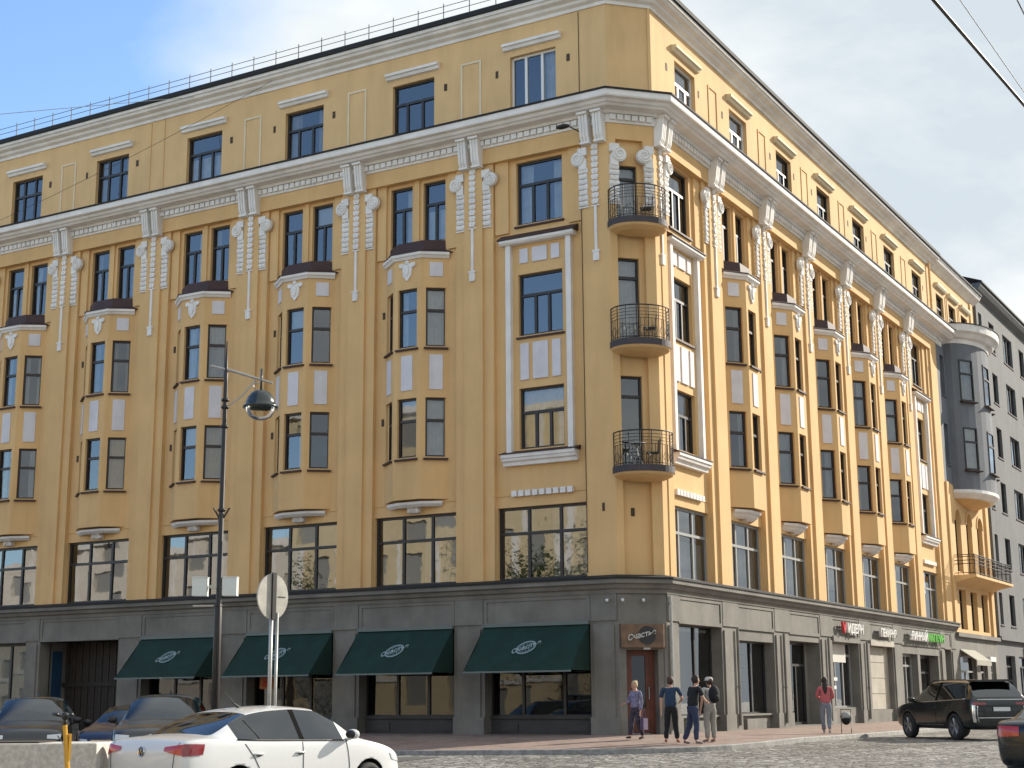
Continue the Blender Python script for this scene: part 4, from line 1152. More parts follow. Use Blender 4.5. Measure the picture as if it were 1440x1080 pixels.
for _ in range(1500):
    q = Vector((random.gauss(0, .22), random.gauss(0, .16), abs(random.gauss(.14, .14)))); a = Vector((random.gauss(0, 1), random.gauss(0, 1), random.gauss(.4, 1))).normalized(); b = a.orthogonal().normalized(); s = .025 + .02 * random.random()
    mb.face([q, q + a * s + b * s * .5, q + a * s * 2, q + a * s - b * s * .5], random.randint(0, 1))
mb.build('foliage', [mat('lime_leaf', (.28, .34, .03), .7), mat('lime_leaf_dark', (.12, .2, .02), .7)], SH, fix=False)
mb = MB()
for k in range(8): mb.path([(0, 0, -.05), (.1 * math.cos(k), .1 * math.sin(k), .12), (.18 * math.cos(k), .14 * math.sin(k), .3)], [.008, .006, .003], 4)
mb.build('stem', mat('stem', (.08, .06, .03), .9), SH)

# scooter: only its steering column and grips reach the frame
kx, ky = 3.62, -25.62
K = empty('kick_scooter', (kx, ky, gz(kx, ky) + .03), R(70)); K.scale = (1.08, 1.08, 1.1); tag(K, 'yellow rental kick scooter standing in front of the stone planter', 'scooter')
yl = mat('scooter_yellow', (.62, .33, .03), .4, world=False)
mb = MB(); mb.path([(.08, 0, .12), (-.03, 0, 1.02)], [.032, .026], 10); mb.box(Fr((0, 0, 0), (1, 0, 0), (0, 1, 0)), .02, .05, -.03, .03, .62, .92); mb.build('steering_column', yl, K, smooth=False)
mb = MB(); mb.path([(-.06, -.24, 1.14), (-.03, -.12, 1.12), (-.03, .12, 1.12), (-.06, .24, 1.14)], .015, 8); mb.lathe((-.06, -.25, 1.14), [(.02, 0), (.022, .1)], 8, axis=(.1, 1, -.1)); mb.lathe((-.06, .15, 1.135), [(.02, 0), (.022, .1)], 8, axis=(-.1, 1, .1))
mb.ball((-.03, 0, 1.12), .05, 8); mb.tube((-.03, 0, 1.0), (-.03, 0, 1.12), .02, 8); mb.build('handlebar', M['dark'], K, smooth=True)
mb = MB(); mb.box(Fr((0, 0, 0), (1, 0, 0), (0, 1, 0)), -.95, 0, -.08, .08, .13, .19); mb.path([(-.95, 0, .16), (-1.05, 0, .16)], .03, 6); mb.build('deck', M['greyf'], K)
for xx in (.14, -1.0):
    mb = MB(); mb.lathe((xx, -.025, .12), [(.06, 0), (.12, .005), (.125, .025), (.12, .045), (.06, .05)], 20, axis=(0, 1, 0)); mb.build('wheel', M['dark'], K)
mb = MB(); mb.path([(-.1, .03, .9), (.05, .09, .75), (.06, .05, .4)], .006, 5); mb.build('cable', M['dark'], K)

# ------------------------------------------------------------ overhead wires
def wire(name, label, pts, r, m='iron'):
    mb = MB(); mb.path(pts, r, 6); o = mb.build(name, M[m], None); tag(o, label, 'wire')
def span(a, b, n, sag):
    a = Vector(a); b = Vector(b); return [a.lerp(b, k / n) - Vector((0, 0, sag * 4 * (k / n) * (1 - k / n))) for k in range(n + 1)]
def level(p, q, y0, y1, z):
    (xa, ya), (xb, yb) = p, q; k = (xb - xa) / (yb - ya)
    return [Vector((xa + k * (y - ya), y, z + .015 * math.sin(y * 1.9))) for y in [y0 + (y1 - y0) * t / 60 for t in range(61)]]
wire('overhead_wire', 'thick black overhead cable crossing the upper right corner', level((14.99, -25.25), (15.22, -21.93), -60, 70, 8.0), .02)
wire('overhead_wire', 'thin grey overhead wire right beside the thick black cable', level((15.01, -24.07), (15.09, -21.11), -60, 70, 8.5), .005)
wire('overhead_wire', 'short dark wire cutting the top right corner of the picture', level((15.66, -24.39), (15.655, -23.998), -60, 70, 8.2), .008)
wire('overhead_wire', 'long thin wire running from the left sky to the roof', span((-42, -34, 11.6), (-17.5, .2, 23.3), 14, -.2) , .012, 'galv')
wire('overhead_wire', 'thin wire drooping in front of the top floor windows at left', span((-33, -3.0, 17.6), (-14.2, -.45, 22.9), 12, .35), .008)
# ------------------------------------------------------------ cars
PM = {}
def paint(name, c, metal=.0, rough=.28):
    return mat(name, c, rough, metal=metal, coat=.8, world=False)
M['tyre'] = mat('tyre_rubber', (.02, .02, .02), .8); M['rim'] = mat('alloy_rim', (.36, .37, .38), .3, metal=.8); M['rimd'] = mat('dark_alloy', (.12, .12, .12), .35, metal=.7)
M['carglass'] = glass_mat('car_glass', (.10, .11, .11), 2.0, .01); M['chrome'] = mat('chrome', (.7, .7, .7), .12, metal=1.0)
M['blackpl'] = mat('black_plastic', (.018, .018, .018), .5); M['redlamp'] = mat('red_lamp_lens', (.22, .004, .008), .2, coat=1); M['redlamp2'] = mat('bright_red_lens', (.42, .02, .015), .2, coat=1)
M['lens'] = mat('clear_lens', (.6, .62, .65), .08, coat=1); M['seam'] = mat('panel_gap', (.03, .03, .03), .7); M['pillar'] = mat('pillar_film', (.008, .008, .008), .9, spec=.05); M['plate'] = mat('number_plate', (.6, .6, .58), .5); M['well'] = mat('wheel_well', (.008, .008, .008), .9)

SEDAN = dict(L=4.48, r=.315, wx=(-1.27, 1.33), st=[
 # x, hw, zbot, zbelt, roof half width, z roof edge, z roof (None = no cabin), deck z
 (-2.24, .60, .42, .80, None, None, .84), (-2.20, .76, .34, .96, None, None, .98), (-2.08, .82, .28, 1.02, None, None, 1.055), (-1.80, .845, .24, 1.035, None, None, 1.085),
 (-1.62, .85, .24, 1.03, .64, 1.06, 1.10), (-1.28, .852, .24, 1.02, .60, 1.22, 1.255), (-.92, .854, .24, 1.005, .56, 1.345, 1.385), (-.62, .855, .24, .995, .55, 1.395, 1.44), (-.10, .856, .24, .985, .545, 1.415, 1.467), (-.02, .856, .24, .98, .545, 1.415, 1.467),
 (.40, .855, .24, .97, .55, 1.39, 1.44), (.78, .853, .24, .965, .60, 1.23, 1.27), (1.12, .85, .24, .955, .68, 1.02, 1.045), (1.30, .848, .24, .94, None, None, .99), (1.75, .83, .24, .86, None, None, .915), (2.02, .78, .24, .76, None, None, .81), (2.17, .68, .28, .64, None, None, .68), (2.24, .5, .32, .5, None, None, .54)],
 side=(5, 6, 7, 9, 10), rear=(4, 5), front=(10, 11), pillar=8)
SUV = dict(L=4.72, r=.37, wx=(-1.38, 1.36), st=[
 (-2.36, .74, .42, .9, None, None, .95), (-2.32, .86, .36, 1.08, None, None, 1.10), (-2.26, .91, .3, 1.15, .80, 1.17, 1.19), (-2.02, .935, .28, 1.14, .70, 1.44, 1.50), (-1.82, .945, .28, 1.13, .66, 1.57, 1.64),
 (-1.30, .95, .28, 1.11, .66, 1.60, 1.68), (-.40, .952, .28, 1.08, .655, 1.62, 1.70), (-.30, .952, .28, 1.075, .655, 1.62, 1.70), (.35, .95, .28, 1.06, .66, 1.58, 1.665), (.80, .948, .28, 1.05, .70, 1.36, 1.44), (1.15, .945, .28, 1.04, .78, 1.10, 1.14),
 (1.32, .942, .28, 1.03, None, None, 1.09), (1.80, .92, .28, .97, None, None, 1.05), (2.15, .88, .3, .88, None, None, .97), (2.30, .80, .34, .76, None, None, .84), (2.36, .66, .38, .62, None, None, .66)],
 side=(3, 4, 5, 7, 8), rear=(2, 3), front=(8, 9), pillar=6)

def make_car(name, label, cat_, spec, loc, heading, pm, group=None, detail=None, lamps=True, scale=1.0, rim='rim', pitch=0):
    E = empty(name, loc, heading); tag(E, label, cat_, group); E.scale = (scale,) * 3
    if pitch: E.rotation_euler = (0, pitch, heading)
    st = spec['st']; verts = []; nst = len(st); fm = {}
    rows = []
    for i, s in enumerate(st):
        x, hw, zb, zl, yr, ze, zr = s
        h = [(0, zb), (hw * .86, zb), (hw * .965, zb + .10), (hw, zb + (zl - zb) * .52), (hw * .985, zl - .09), (hw * .955, zl)]
        if yr is None: h += [(hw * .86, zl + (zr - zl) * .55), (hw * .5, zr - .01), (0, zr)]
        else: h += [(yr, ze), (yr * .72, ze + (zr - ze) * .75), (0, zr)]
        full = [(x, y, z) for y, z in h] + [(x, -y, z) for y, z in h[-2:0:-1]]
        rows.append(full)
    n = len(rows[0])
    me = bpy.data.meshes.new('tmp'); V = [p for r in rows for p in r]; F = []; FM = []
    for i in range(nst - 1):
        for k in range(n):
            k2 = (k + 1) % n; F.append((i * n + k, i * n + k2, (i + 1) * n + k2, (i + 1) * n + k))
            m_ = 0
            ks = k if k < 8 else n - 1 - k      # mirrored segment index
            if ks == 5 and i in spec['side']: m_ = 1
            if ks == 5 and i == spec['pillar']: m_ = 5
            if ks in (6, 7) and i in spec['rear']: m_ = 2
            if ks in (6, 7) and i in spec['front']: m_ = 3
            FM.append(m_)
    F.append(tuple(range(n - 1, -1, -1))); FM.append(0); F.append(tuple((nst - 1) * n + k for k in range(n))); FM.append(0)
    me.from_pydata(V, [], F); me.polygons.foreach_set('material_index', FM)
    for _ in range(6): me.materials.append(None)
    o = bpy.data.objects.new('tmp', me); col.objects.link(o)
    bm = bmesh.new(); bm.from_mesh(me); bmesh.ops.recalc_face_normals(bm, faces=bm.faces)
    cr = bm.edges.layers.float.get('crease_edge') or bm.edges.layers.float.new('crease_edge')
    for e in bm.edges:
        fs = [f.material_index for f in e.link_faces]
        if len(set(fs)) > 1: e[cr] = .95
        else:
            y = [abs(v.co.y) for v in e.verts]
            if (e.verts[0].index % n) == (e.verts[1].index % n) and (e.verts[0].index % n) in (5, n - 5): e[cr] = .45
    bm.to_mesh(me); bm.free()
    sub = o.modifiers.new('s', 'SUBSURF'); sub.levels = 3; sub.render_levels = 3
    cuts = []
    for wx in spec['wx']:
        c = MB(); c.lathe((wx, -1.2, spec['r'] + .005), [(spec['r'] + .055, 0), (spec['r'] + .055, .55)], 28, axis=(0, 1, 0)); co = c.build('cut', M['well'])
        c = MB(); c.lathe((wx, .65, spec['r'] + .005), [(spec['r'] + .055, 0), (spec['r'] + .055, .55)], 28, axis=(0, 1, 0)); co2 = c.build('cut', M['well'])
        for q in (co, co2):
            q.data.materials.clear()
            for _ in range(6): q.data.materials.append(None)
            for p_ in q.data.polygons: p_.material_index = 4
            cuts.append(q); b = o.modifiers.new('b', 'BOOLEAN'); b.operation = 'DIFFERENCE'; b.object = q; b.solver = 'EXACT'
    dg = bpy.context.evaluated_depsgraph_get(); ev = bpy.data.meshes.new_from_object(o.evaluated_get(dg))
    for q in cuts + [o]: bpy.data.objects.remove(q)
    bm = bmesh.new(); bm.from_mesh(ev); bvh = BVHTree.FromBMesh(bm)
    def part(idx, name, ms, par, smooth=True, side=0):
        b2 = bm.copy(); bmesh.ops.delete(b2, geom=[f for f in b2.faces if f.material_index not in idx or (side and f.calc_center_median().y * side < 0)], context='FACES')
        m2 = bpy.data.meshes.new(name)
        for f in b2.faces: f.smooth = f.material_index != 4; f.material_index = 1 if f.material_index == 4 else 0
        b2.to_mesh(m2); b2.free()
        for m_ in ms: m2.materials.append(m_)
        q = bpy.data.objects.new(name, m2); col.objects.link(q); q.parent = par; return q
    body = part((0, 4), 'body', [pm, M['well']], E)
    [part((1,), 'side_window', [M['carglass']], E, side=s_) for s_ in (1, -1)]; [part((5,), 'door_pillar', [M['pillar']], E, side=s_) for s_ in (1, -1)]; part((2,), 'rear_window', [M['carglass']], E); part((3,), 'windscreen', [M['carglass']], E)
    bm.free()
    H = st[7][6]; cab = MB()       # seats seen through the glass
    for x in (-.75, .25):
        for y in (-.38, .38):
            cab.box(FI, x, x + .14, y - .22, y + .22, .55, 1.12 * H / 1.467); cab.box(FI, x + .02, x + .12, y - .1, y + .1, 1.13 * H / 1.467, 1.3 * H / 1.467); cab.box(FI, x, x + .55, y - .24, y + .24, .42, .6)
    cab.box(FI, .85, 1.25, -.7, .7, .7, .93); cab.box(FI, -1.9, -1.2, -.65, .65, .6, .96)
    build_split(cab, 'seat', M['blackpl'], E)
    def hit(p, d):
        r = bvh.ray_cast(Vector(p), Vector(d)); return r
    def patch(nm, q4, d, m_, res=10, off_=.008, par=None):
        g = MB(); rows_ = []
        for a in range(res + 1):
            row = []
            for b in range(res + 1):
                u, v = a / res, b / res
                p = Vector(q4[0]) * (1 - u) * (1 - v) + Vector(q4[1]) * u * (1 - v) + Vector(q4[2]) * u * v + Vector(q4[3]) * (1 - u) * v
                r = hit(p, d)
                row.append((r[0] - Vector(d).normalized() * off_) if r[0] is not None else None)
            rows_.append(row)
        for a in range(res):
            for b in range(res):
                f = (rows_[a][b], rows_[a + 1][b], rows_[a + 1][b + 1], rows_[a][b + 1])
                if all(p is not None for p in f) and (f[0] - f[2]).length < .5: g.face(f)
        if not g.v: return None
        return g.build(nm, m_, par or E, smooth=True)
    def seam(pts, d, wd=.012, m_='seam', g=None):
        own = g is None
        g = g or MB()
        P_ = []
        for a, b in zip(pts, pts[1:]):
            for k in range(9):
                r = hit(Vector(a).lerp(Vector(b), k / 8), d)
                if r[0] is not None: P_.append(r[0] - Vector(d) * .002)
        if len(P_) > 2: g.path(P_, wd / 2, 4)
        return g
    sd = spec; hwm = st[nst // 2][1]
    g = MB()
    for s_ in (1, -1):
        d = (0, -s_, 0); Y = s_ * 2
        zl = st[nst // 2][3]
        xb = (st[spec['pillar']][0] + st[spec['pillar'] + 1][0]) / 2
        seam([(xb, Y, zl - .02), (xb, Y, .34)], d, g=g)
        seam([(sd['wx'][1] - .5, Y, zl + .0), (sd['wx'][1] - .44, Y, .6), (sd['wx'][1] - .46, Y, .34)], d, g=g)
        seam([(sd['wx'][0] + .12, Y, zl - .02), (sd['wx'][0] + .3, Y, .75), (sd['wx'][0] + .46, Y, .5), (sd['wx'][0] + .5, Y, .34)], d, g=g)
        seam([(sd['wx'][0] + .5, Y, .33), (sd['wx'][1] - .46, Y, .33)], d, g=g)
    g.build('door_gap', M['seam'], E)
    for s_ in (1, -1):
        for xh in (xb - .30 - .55, xb + .22 - .28 + .0):
            r = hit((xh, s_ * 2, st[8][3] - .17), (0, -s_, 0))
            if r[0] is not None:
                h = MB(); p = r[0]; h.path([p + Vector((-.09, -.005 * s_, 0)), p + Vector((-.06, .028 * s_, .005)), p + Vector((.06, .028 * s_, .005)), p + Vector((.09, -.005 * s_, 0))], .013, 6); h.build('door_handle', pm, E, smooth=True)
                h = MB(); h.ball(p + Vector((0, 0, -.012)), .045, 8, sc3=(1.3, .12, .5)); h.build('handle_recess', M['seam'], E)
    if spec is SEDAN:
        for s_ in (1, -1):
            q = MB(); r1 = hit((-.86, s_ * 2, 1.02), (0, -s_, 0)); r2 = hit((-1.0, s_ * 2, 1.27), (0, -s_, 0))
            if r1[0] is not None and r2[0] is not None: q.path([r1[0], r2[0]], .014, 5); q.build('quarter_window_bar', M['blackpl'], E)
    # window line trim
    for s_ in (1, -1):
        a = spec['side'][0]; b = spec['side'][-1] + 1
        t = MB(); t.path([(st[i][0], s_ * st[i][1] * .96, st[i][3] + .0) for i in range(a, b + 1)], .012, 5); t.build('window_trim', M['blackpl'] if not detail == 'suv' else M['chrome'], E, smooth=True)
    # mirrors
    for s_ in (1, -1):
        xm = st[spec['front'][1]][0] + .05; zl = st[spec['front'][1]][3]; hw = st[spec['front'][1]][1]
        m_ = MB(); c = Vector((xm, s_ * (hw + .10), zl + .08)); m_.ball(c, .1, 12, sc3=(.85, 1.15, .75)); m_.path([(xm + .03, s_ * (hw * .93), zl), c - Vector((0, 0, .04))], .03, 6)
        mo = m_.build('mirror', pm if detail != 'dark' else M['blackpl'], E, smooth=True)
        m_ = MB(); m_.ball(c - Vector((.035, 0, 0)), .088, 12, sc3=(.7, 1.12, .72)); m_.build('mirror_glass', M['blackpl'], mo, smooth=True)
    # wheels
    r = spec['r']
    for wx in spec['wx']:
        for s_ in (1, -1):
            yw = hwm - .105; c = Vector((wx, s_ * (yw - .10), r))
            t = MB(); t.lathe(c, [(r * .66, 0), (r * .93, .0), (r, .03), (r, .17), (r * .94, .2), (r * .68, .205), (r * .66, .12)], 32, axis=(0, s_, 0), caps=False)
            w_ = t.build('wheel', M['tyre'], E, smooth=True)
            q = MB(); q.lathe(c, [(r * .69, .19), (r * .66, .2), (r * .64, .16), (r * .62, .06), (0, .06)], 32, axis=(0, s_, 0), caps=False)
            for k in range(5):
                a = 2 * math.pi * k / 5 + .3
                for da in (-.16, .16):
                    q.path([c + Vector((math.cos(a) * r * .12, s_ * .17, math.sin(a) * r * .12)), c + Vector((math.cos(a + da) * r * .64, s_ * .185, math.sin(a + da) * r * .64))], [.028, .022], 5)
            q.lathe(c, [(0, .2), (r * .14, .19), (r * .16, .15)], 12, axis=(0, s_, 0))
            q.build('rim', M[rim], w_, smooth=False)
    zl0 = st[2][3]
    if detail == 'sedan':
        for s_ in (1, -1):
            patch('taillight', [(-2.6, s_ * .44, .895), (-2.6, s_ * .44, .945), (-2.6, s_ * .80, .985), (-2.6, s_ * .80, .825)], (1, 0, 0), M['redlamp2'], off_=.012)
            patch('taillight', [(-2.18, s_ * 2, .825), (-2.18, s_ * 2, .985), (-1.86, s_ * 2, .975), (-1.90, s_ * 2, .84)], (0, -s_, 0), M['redlamp'], off_=.012)
            patch('headlight', [(2.6, s_ * .45, .58), (2.6, s_ * .45, .66), (2.6, s_ * .74, .72), (2.6, s_ * .74, .60)], (-1, 0, 0), M['lens'], off_=.01)
            patch('headlight', [(2.15, s_ * 2, .6), (2.15, s_ * 2, .70), (1.8, s_ * 2, .76), (1.85, s_ * 2, .66)], (0, -s_, 0), M['lens'], off_=.01)
        # round badge on the boot lid
        r0 = hit((-2.7, 0, .88), (1, 0, 0)); b = MB(); c = r0[0] + Vector((-.012, 0, 0))
        b.path([c + Vector((0, .062 * math.cos(2 * math.pi * k / 24), .062 * math.sin(2 * math.pi * k / 24))) for k in range(25)], .009, 5)
        for pts in (((-.028, .05), (0, .005), (.028, .05)), ((-.052, .028), (-.024, -.048), (0, .0), (.024, -.048), (.052, .028))): b.path([c + Vector((0, y, z)) for y, z in pts], .006, 4)
        b.build('badge', M['chrome'], E)
        b = MB(); b.ball(c + Vector((.004, 0, 0)), .058, 16, sc3=(.12, 1, 1)); b.build('badge_disc', M['blackpl'], E, smooth=True)
        g = MB(); seam([(-2.6, -.60, .64), (-2.6, .60, .64)], (1, 0, 0), g=g)
        for s_ in (1, -1): seam([(-2.6, s_ * .62, .64), (-2.6, s_ * .66, 1.0)], (1, 0, 0), g=g)
        g.build('boot_gap', M['seam'], E)
        patch('number_plate', [(-2.7, -.26, .44), (-2.7, -.26, .55), (-2.7, .26, .55), (-2.7, .26, .44)], (1, 0, 0), M['plate'], 2, off_=.02)
        a = MB(); zr = hit((-.55, 0, 3), (0, 0, -1))[0].z; a.path([(-.52, 0, zr), (-.62, 0, zr + .06), (-.80, 0, zr + .22)], [.025, .012, .004], 6); a.build('aerial', M['blackpl'], E)
    elif detail == 'suv':
        for s_ in (1, -1):
            patch('taillight', [(-2.8, s_ * .45, .98), (-2.8, s_ * .45, 1.03), (-2.8, s_ * .86, 1.05), (-2.8, s_ * .86, .96)], (1, 0, 0), M['redlamp'], off_=.012)
            patch('tail_strip', [(-2.45, s_ * 2, .5), (-2.45, s_ * 2, .98), (-2.40 + .1, s_ * 2, .98), (-2.3, s_ * 2, .5)], (0, -s_, 0), M['chrome'], off_=.012)
            patch('headlight', [(2.8, s_ * .5, .74), (2.8, s_ * .5, .8), (2.8, s_ * .82, .82), (2.8, s_ * .82, .72)], (-1, 0, 0), M['lens'], off_=.01)
            rr_ = MB(); rr_.path([(-1.9, s_ * .64, 1.60), (-1.7, s_ * .66, 1.665), (.1, s_ * .66, 1.675), (.35, s_ * .64, 1.60)], .016, 6); rr_.build('roof_rail', M['blackpl'], E)
            sk = MB(); sk.path([(-.9, s_ * .965, .42), (.9, s_ * .965, .42)], .018, 5); sk.build('sill_trim', M['chrome'], E)
        sp = MB(); sp.box(FI, -2.12, -1.75, -.62, .62, 1.61, 1.66); sp.build('spoiler', pm, E)
        patch('number_plate', [(-2.8, -.26, .80), (-2.8, -.26, .91), (-2.8, .26, .91), (-2.8, .26, .80)], (1, 0, 0), M['plate'], 2, off_=.03)
        g = MB()
        for z in (.62, 1.12): seam([(-2.8, -.7, z), (-2.8, .7, z)], (1, 0, 0), g=g, wd=.03)
        g.build('tail_trim', M['chrome'], E)
    elif detail in ('dark', 'front'):
        for s_ in (1, -1):
            patch('headlight', [(2.8, s_ * .48, .60 if spec is SEDAN else .74), (2.8, s_ * .48, .67 if spec is SEDAN else .82), (2.8, s_ * .78, .70 if spec is SEDAN else .84), (2.8, s_ * .78, .6 if spec is SEDAN else .72)], (-1, 0, 0), M['lens'], off_=.01)
            patch('taillight', [(-2.8, s_ * .40, .80), (-2.8, s_ * .40, .95), (-2.8, s_ * .82, .97), (-2.8, s_ * .82, .78)], (1, 0, 0), M['redlamp2'], off_=.012)
            patch('taillight', [(-2.2, s_ * 2, .8), (-2.2, s_ * 2, .96), (-1.95, s_ * 2, .95), (-2.0, s_ * 2, .84)], (0, -s_, 0), M['redlamp'], off_=.012)
        g = MB()
        for k in range(4): seam([(2.8, -.4, .5 + k * .05), (2.8, .4, .5 + k * .05)], (-1, 0, 0), g=g, wd=.02)
        g.build('grille', M['chrome'], E)
        a = MB(); zr = hit((-1.2, 0, 3), (0, 0, -1))[0].z; a.path([(-1.1, 0, zr), (-1.3, 0, zr + .09), (-1.42, 0, zr + .05)], [.04, .025, .01], 6); a.build('aerial', M['blackpl'], E)
    return E
def street_z(x, y): return gz(x, y) - .12
WHITE = paint('white_car_paint', (.66, .67, .67)); BLK = mat('black_car_paint', (.008, .011, .012), .25, coat=.35, world=False); GRP = paint('graphite_car_paint', (.014, .015, .017), .1); NAVY = paint('navy_car_paint', (.012, .02, .06), .2); BRN = paint('grey_brown_car_paint', (.035, .032, .03), .2)
def hd(x, y): return math.atan2(y, x)
make_car('parked_car', 'white sedan seen from behind its right side, largest car in front', 'car', SEDAN, (4.12, -22.3, street_z(4.12, -22.3)), hd(.12, .99), WHITE, detail='sedan')
make_car('parked_car', 'black suv parked at the kerb of the right street', 'car', SUV, (7.2, 5.7, street_z(7.2, 5.7)), hd(-.68, .73), BLK, detail='suv', rim='rim')
make_car('parked_car', 'dark graphite car facing the viewer just above the stone planter', 'car', SUV, (-10.2, -13.5, street_z(-10.2, -13.5)), hd(.68, -.73), GRP, 'dark cars parked along the left street', 'dark')
make_car('parked_car', 'dark blue car parked between two other dark cars, mostly hidden', 'car', SEDAN, (-8.7, -11.6, street_z(-8.7, -11.6)), hd(.45, -.89), NAVY, 'dark cars parked along the left street', 'dark')
make_car('parked_car', 'grey brown car parked right behind the rear window of the white sedan', 'car', SUV, (-6.3, -13.2, street_z(-6.3, -13.2)), hd(.60, -.80), BRN, 'dark cars parked along the left street', 'dark')
make_car('parked_car', 'dark graphite car half hidden behind the black suv', 'car', SUV, (10.2, 9.9, street_z(10.2, 9.9)), hd(-.68, .73), GRP, detail='suv')
make_car('moving_car', 'black car with lit red tail lamp cut off at the right edge', 'car', SEDAN, (13.6, -11.9, street_z(13.6, -11.9)), hd(.1, .99), BLK, detail='dark')
# ------------------------------------------------------------ people
def skin_obj(name, V, E_, Rr, m, parent, sub=2, root=0):
    me = bpy.data.meshes.new(name); me.from_pydata([tuple(v) for v in V], E_, [])
    o = bpy.data.objects.new(name, me); col.objects.link(o)
    bm = bmesh.new(); bm.from_mesh(me); lay = bm.verts.layers.skin.verify()
    for v, r in zip(bm.verts, Rr):
        rr = r if isinstance(r, tuple) else (r, r)
        v[lay].radius = rr; v[lay].use_root = (v.index == root)
    bm.to_mesh(me); bm.free()
    s = o.modifiers.new('k', 'SKIN'); s.use_smooth_shade = True; s.branch_smoothing = .6
    u = o.modifiers.new('s', 'SUBSURF'); u.levels = sub
    dg = bpy.context.evaluated_depsgraph_get(); ev = bpy.data.meshes.new_from_object(o.evaluated_get(dg))
    bpy.data.objects.remove(o)
    if name in ('top', 'trousers'):
        for v in ev.vertices:
            p = v.co * 9 + Vector((len(name) * 3.1, 0, 0)); v.co += v.normal * (mnoise.noise(Vector((p.x, p.y, p.z * .8))) * .016 + mnoise.noise(p * 2.5) * .006)
    ev.materials.clear(); ev.materials.append(m)
    ev.polygons.foreach_set('use_smooth', [True] * len(ev.polygons))
    q = bpy.data.objects.new(name, ev); col.objects.link(q); q.parent = parent
    return q
SKIN = mat('skin', (.50, .29, .20), .6); 
def person(label, loc, face, H, pose, top, bottom, shoe, hair, hairstyle='short', sleeves='short', bag=None, long_top=.0, hat=None, fem=False):
    """face = heading angle of +Y local front; pose gives joints in fractions of height"""
    E = empty('person', loc, face); tag(E, label, 'person')
    k = H
    J = dict(pel=(0, 0, .53), ch=(0, 0, .70), nk=(0, 0, .825), hd=(0, .008, .885), tp=(0, 0, .965))
    sw = .098 if fem else .115; hwid = .055
    for s, n in ((1, 'r'), (-1, 'l')):
        J['sh' + n] = (s * sw, 0, .79); J['el' + n] = (s * (sw + .035), -.01, .62); J['wr' + n] = (s * (sw + .04), .03, .47)
        J['hp' + n] = (s * hwid, 0, .50); J['kn' + n] = (s * (hwid + .005), .015, .28); J['an' + n] = (s * (hwid + .005), -.01, .045); J['to' + n] = (s * (hwid + .02), .09, .015)
    J.update(pose)
    J = {a: Vector(b) * k for a, b in J.items()}
    V = []; Ed = []; Rd = []
    def add(p, r, par=None):
        V.append(Vector(p)); Rd.append(r if isinstance(r, tuple) else (r, r)); i = len(V) - 1
        if par is not None: Ed.append((par, i))
        return i
    f = k / 1.72
    pel = add(J['pel'], (.125 * f, .10 * f)); wst = add(J['pel'].lerp(J['ch'], .5), (.11 * f, .085 * f), pel); ch = add(J['ch'], (.135 * f, .095 * f), wst)
    up = add(J['ch'].lerp(J['nk'], .62), (.10 * f, .075 * f), ch)
    nk = add(J['nk'], .052 * f, up); jw = add(J['hd'] + Vector((0, .012, -.03)) * f, (.062 * f, .07 * f), nk); hd_ = add(J['hd'] + Vector((0, 0, .035)) * f, (.076 * f, .095 * f), jw); add(J['tp'] - Vector((0, 0, .035)) * f, (.06 * f, .075 * f), hd_)
    for n in ('r', 'l'):
        sh = add(J['sh' + n], .052 * f, up); el = add(J['el' + n], .038 * f, sh); wr = add(J['wr' + n], .024 * f, el)
        d = (J['wr' + n] - J['el' + n]).normalized(); pm = add(J['wr' + n] + d * .05 * f, (.034 * f, .018 * f), wr)
        side = Vector((0, 1, 0)) - d * d.y; side.normalize()
        for q in range(4):
            b = J['wr' + n] + d * .085 * f + side * (q - 1.5) * .019 * f
            l = (.062, .074, .07, .055)[q] * f
            i1 = add(b, .0095 * f, pm); i2 = add(b + d * l * .55, .0085 * f, i1); add(b + d * l * .9 + Vector((0, .012 * f, 0)) - side * .004, .007 * f, i2)
        t1 = add(J['wr' + n] + d * .04 * f + side * .04 * f, .011 * f, pm); add(J['wr' + n] + d * .075 * f + side * .056 * f, .009 * f, t1)
        hp = add(J['hp' + n], .082 * f, pel); kn = add(J['kn' + n], .055 * f, hp); cf = add(J['kn' + n].lerp(J['an' + n], .35), .05 * f, kn); an = add(J['an' + n], .034 * f, cf); add(J['to' + n], (.035 * f, .02 * f), an)
    body = skin_obj('body', V, Ed, Rd, SKIN, E, 1)
    fc = MB()
    hc = J['hd'] + Vector((0, 0, .012)) * f
    nz = MB(); nz.plate(Fr(hc + Vector((0, .085, 0)) * f, (1, 0, 0), (0, 1, 0)), [(-.016 * f, -.03 * f), (.016 * f, -.03 * f), (0, .03 * f)], 0, .022 * f)
    nz.build('nose', SKIN, E)
    ey = MB()
    for s in (-1, 1): ey.ball(hc + Vector((s * .03, .083, .02)) * f, .011 * f, 6)
    ey.build('eyes', mat('eye_dark', (.03, .02, .02), .3), E)
    mo = MB(); mo.ball(hc + Vector((0, .088, -.052)) * f, .02 * f, 6, sc3=(1.2, .3, .25)); mo.build('mouth', mat('lips', (.35, .12, .10), .5), E)
    # clothes
    V, Ed, Rd = [], [], []
    pel = add(J['pel'] + Vector((0, 0, -.06)) * f, (.185 * f, .155 * f)); wst = add(J['pel'].lerp(J['ch'], .5), (.165 * f, .14 * f), pel); ch = add(J['ch'], (.185 * f, .145 * f), wst); up = add(J['ch'].lerp(J['nk'], .62), (.13 * f, .105 * f), ch); add(J['nk'] + Vector((0, 0, -.02)) * f, .07 * f, up)
    for n in ('r', 'l'):
        sh = add(J['sh' + n], .064 * f, up)
        if sleeves == 'short': add(J['sh' + n].lerp(J['el' + n], .80), .055 * f, sh)
        elif sleeves == 'long': el = add(J['el' + n], .050 * f, sh); add(J['el' + n].lerp(J['wr' + n], .92), .037 * f, el)
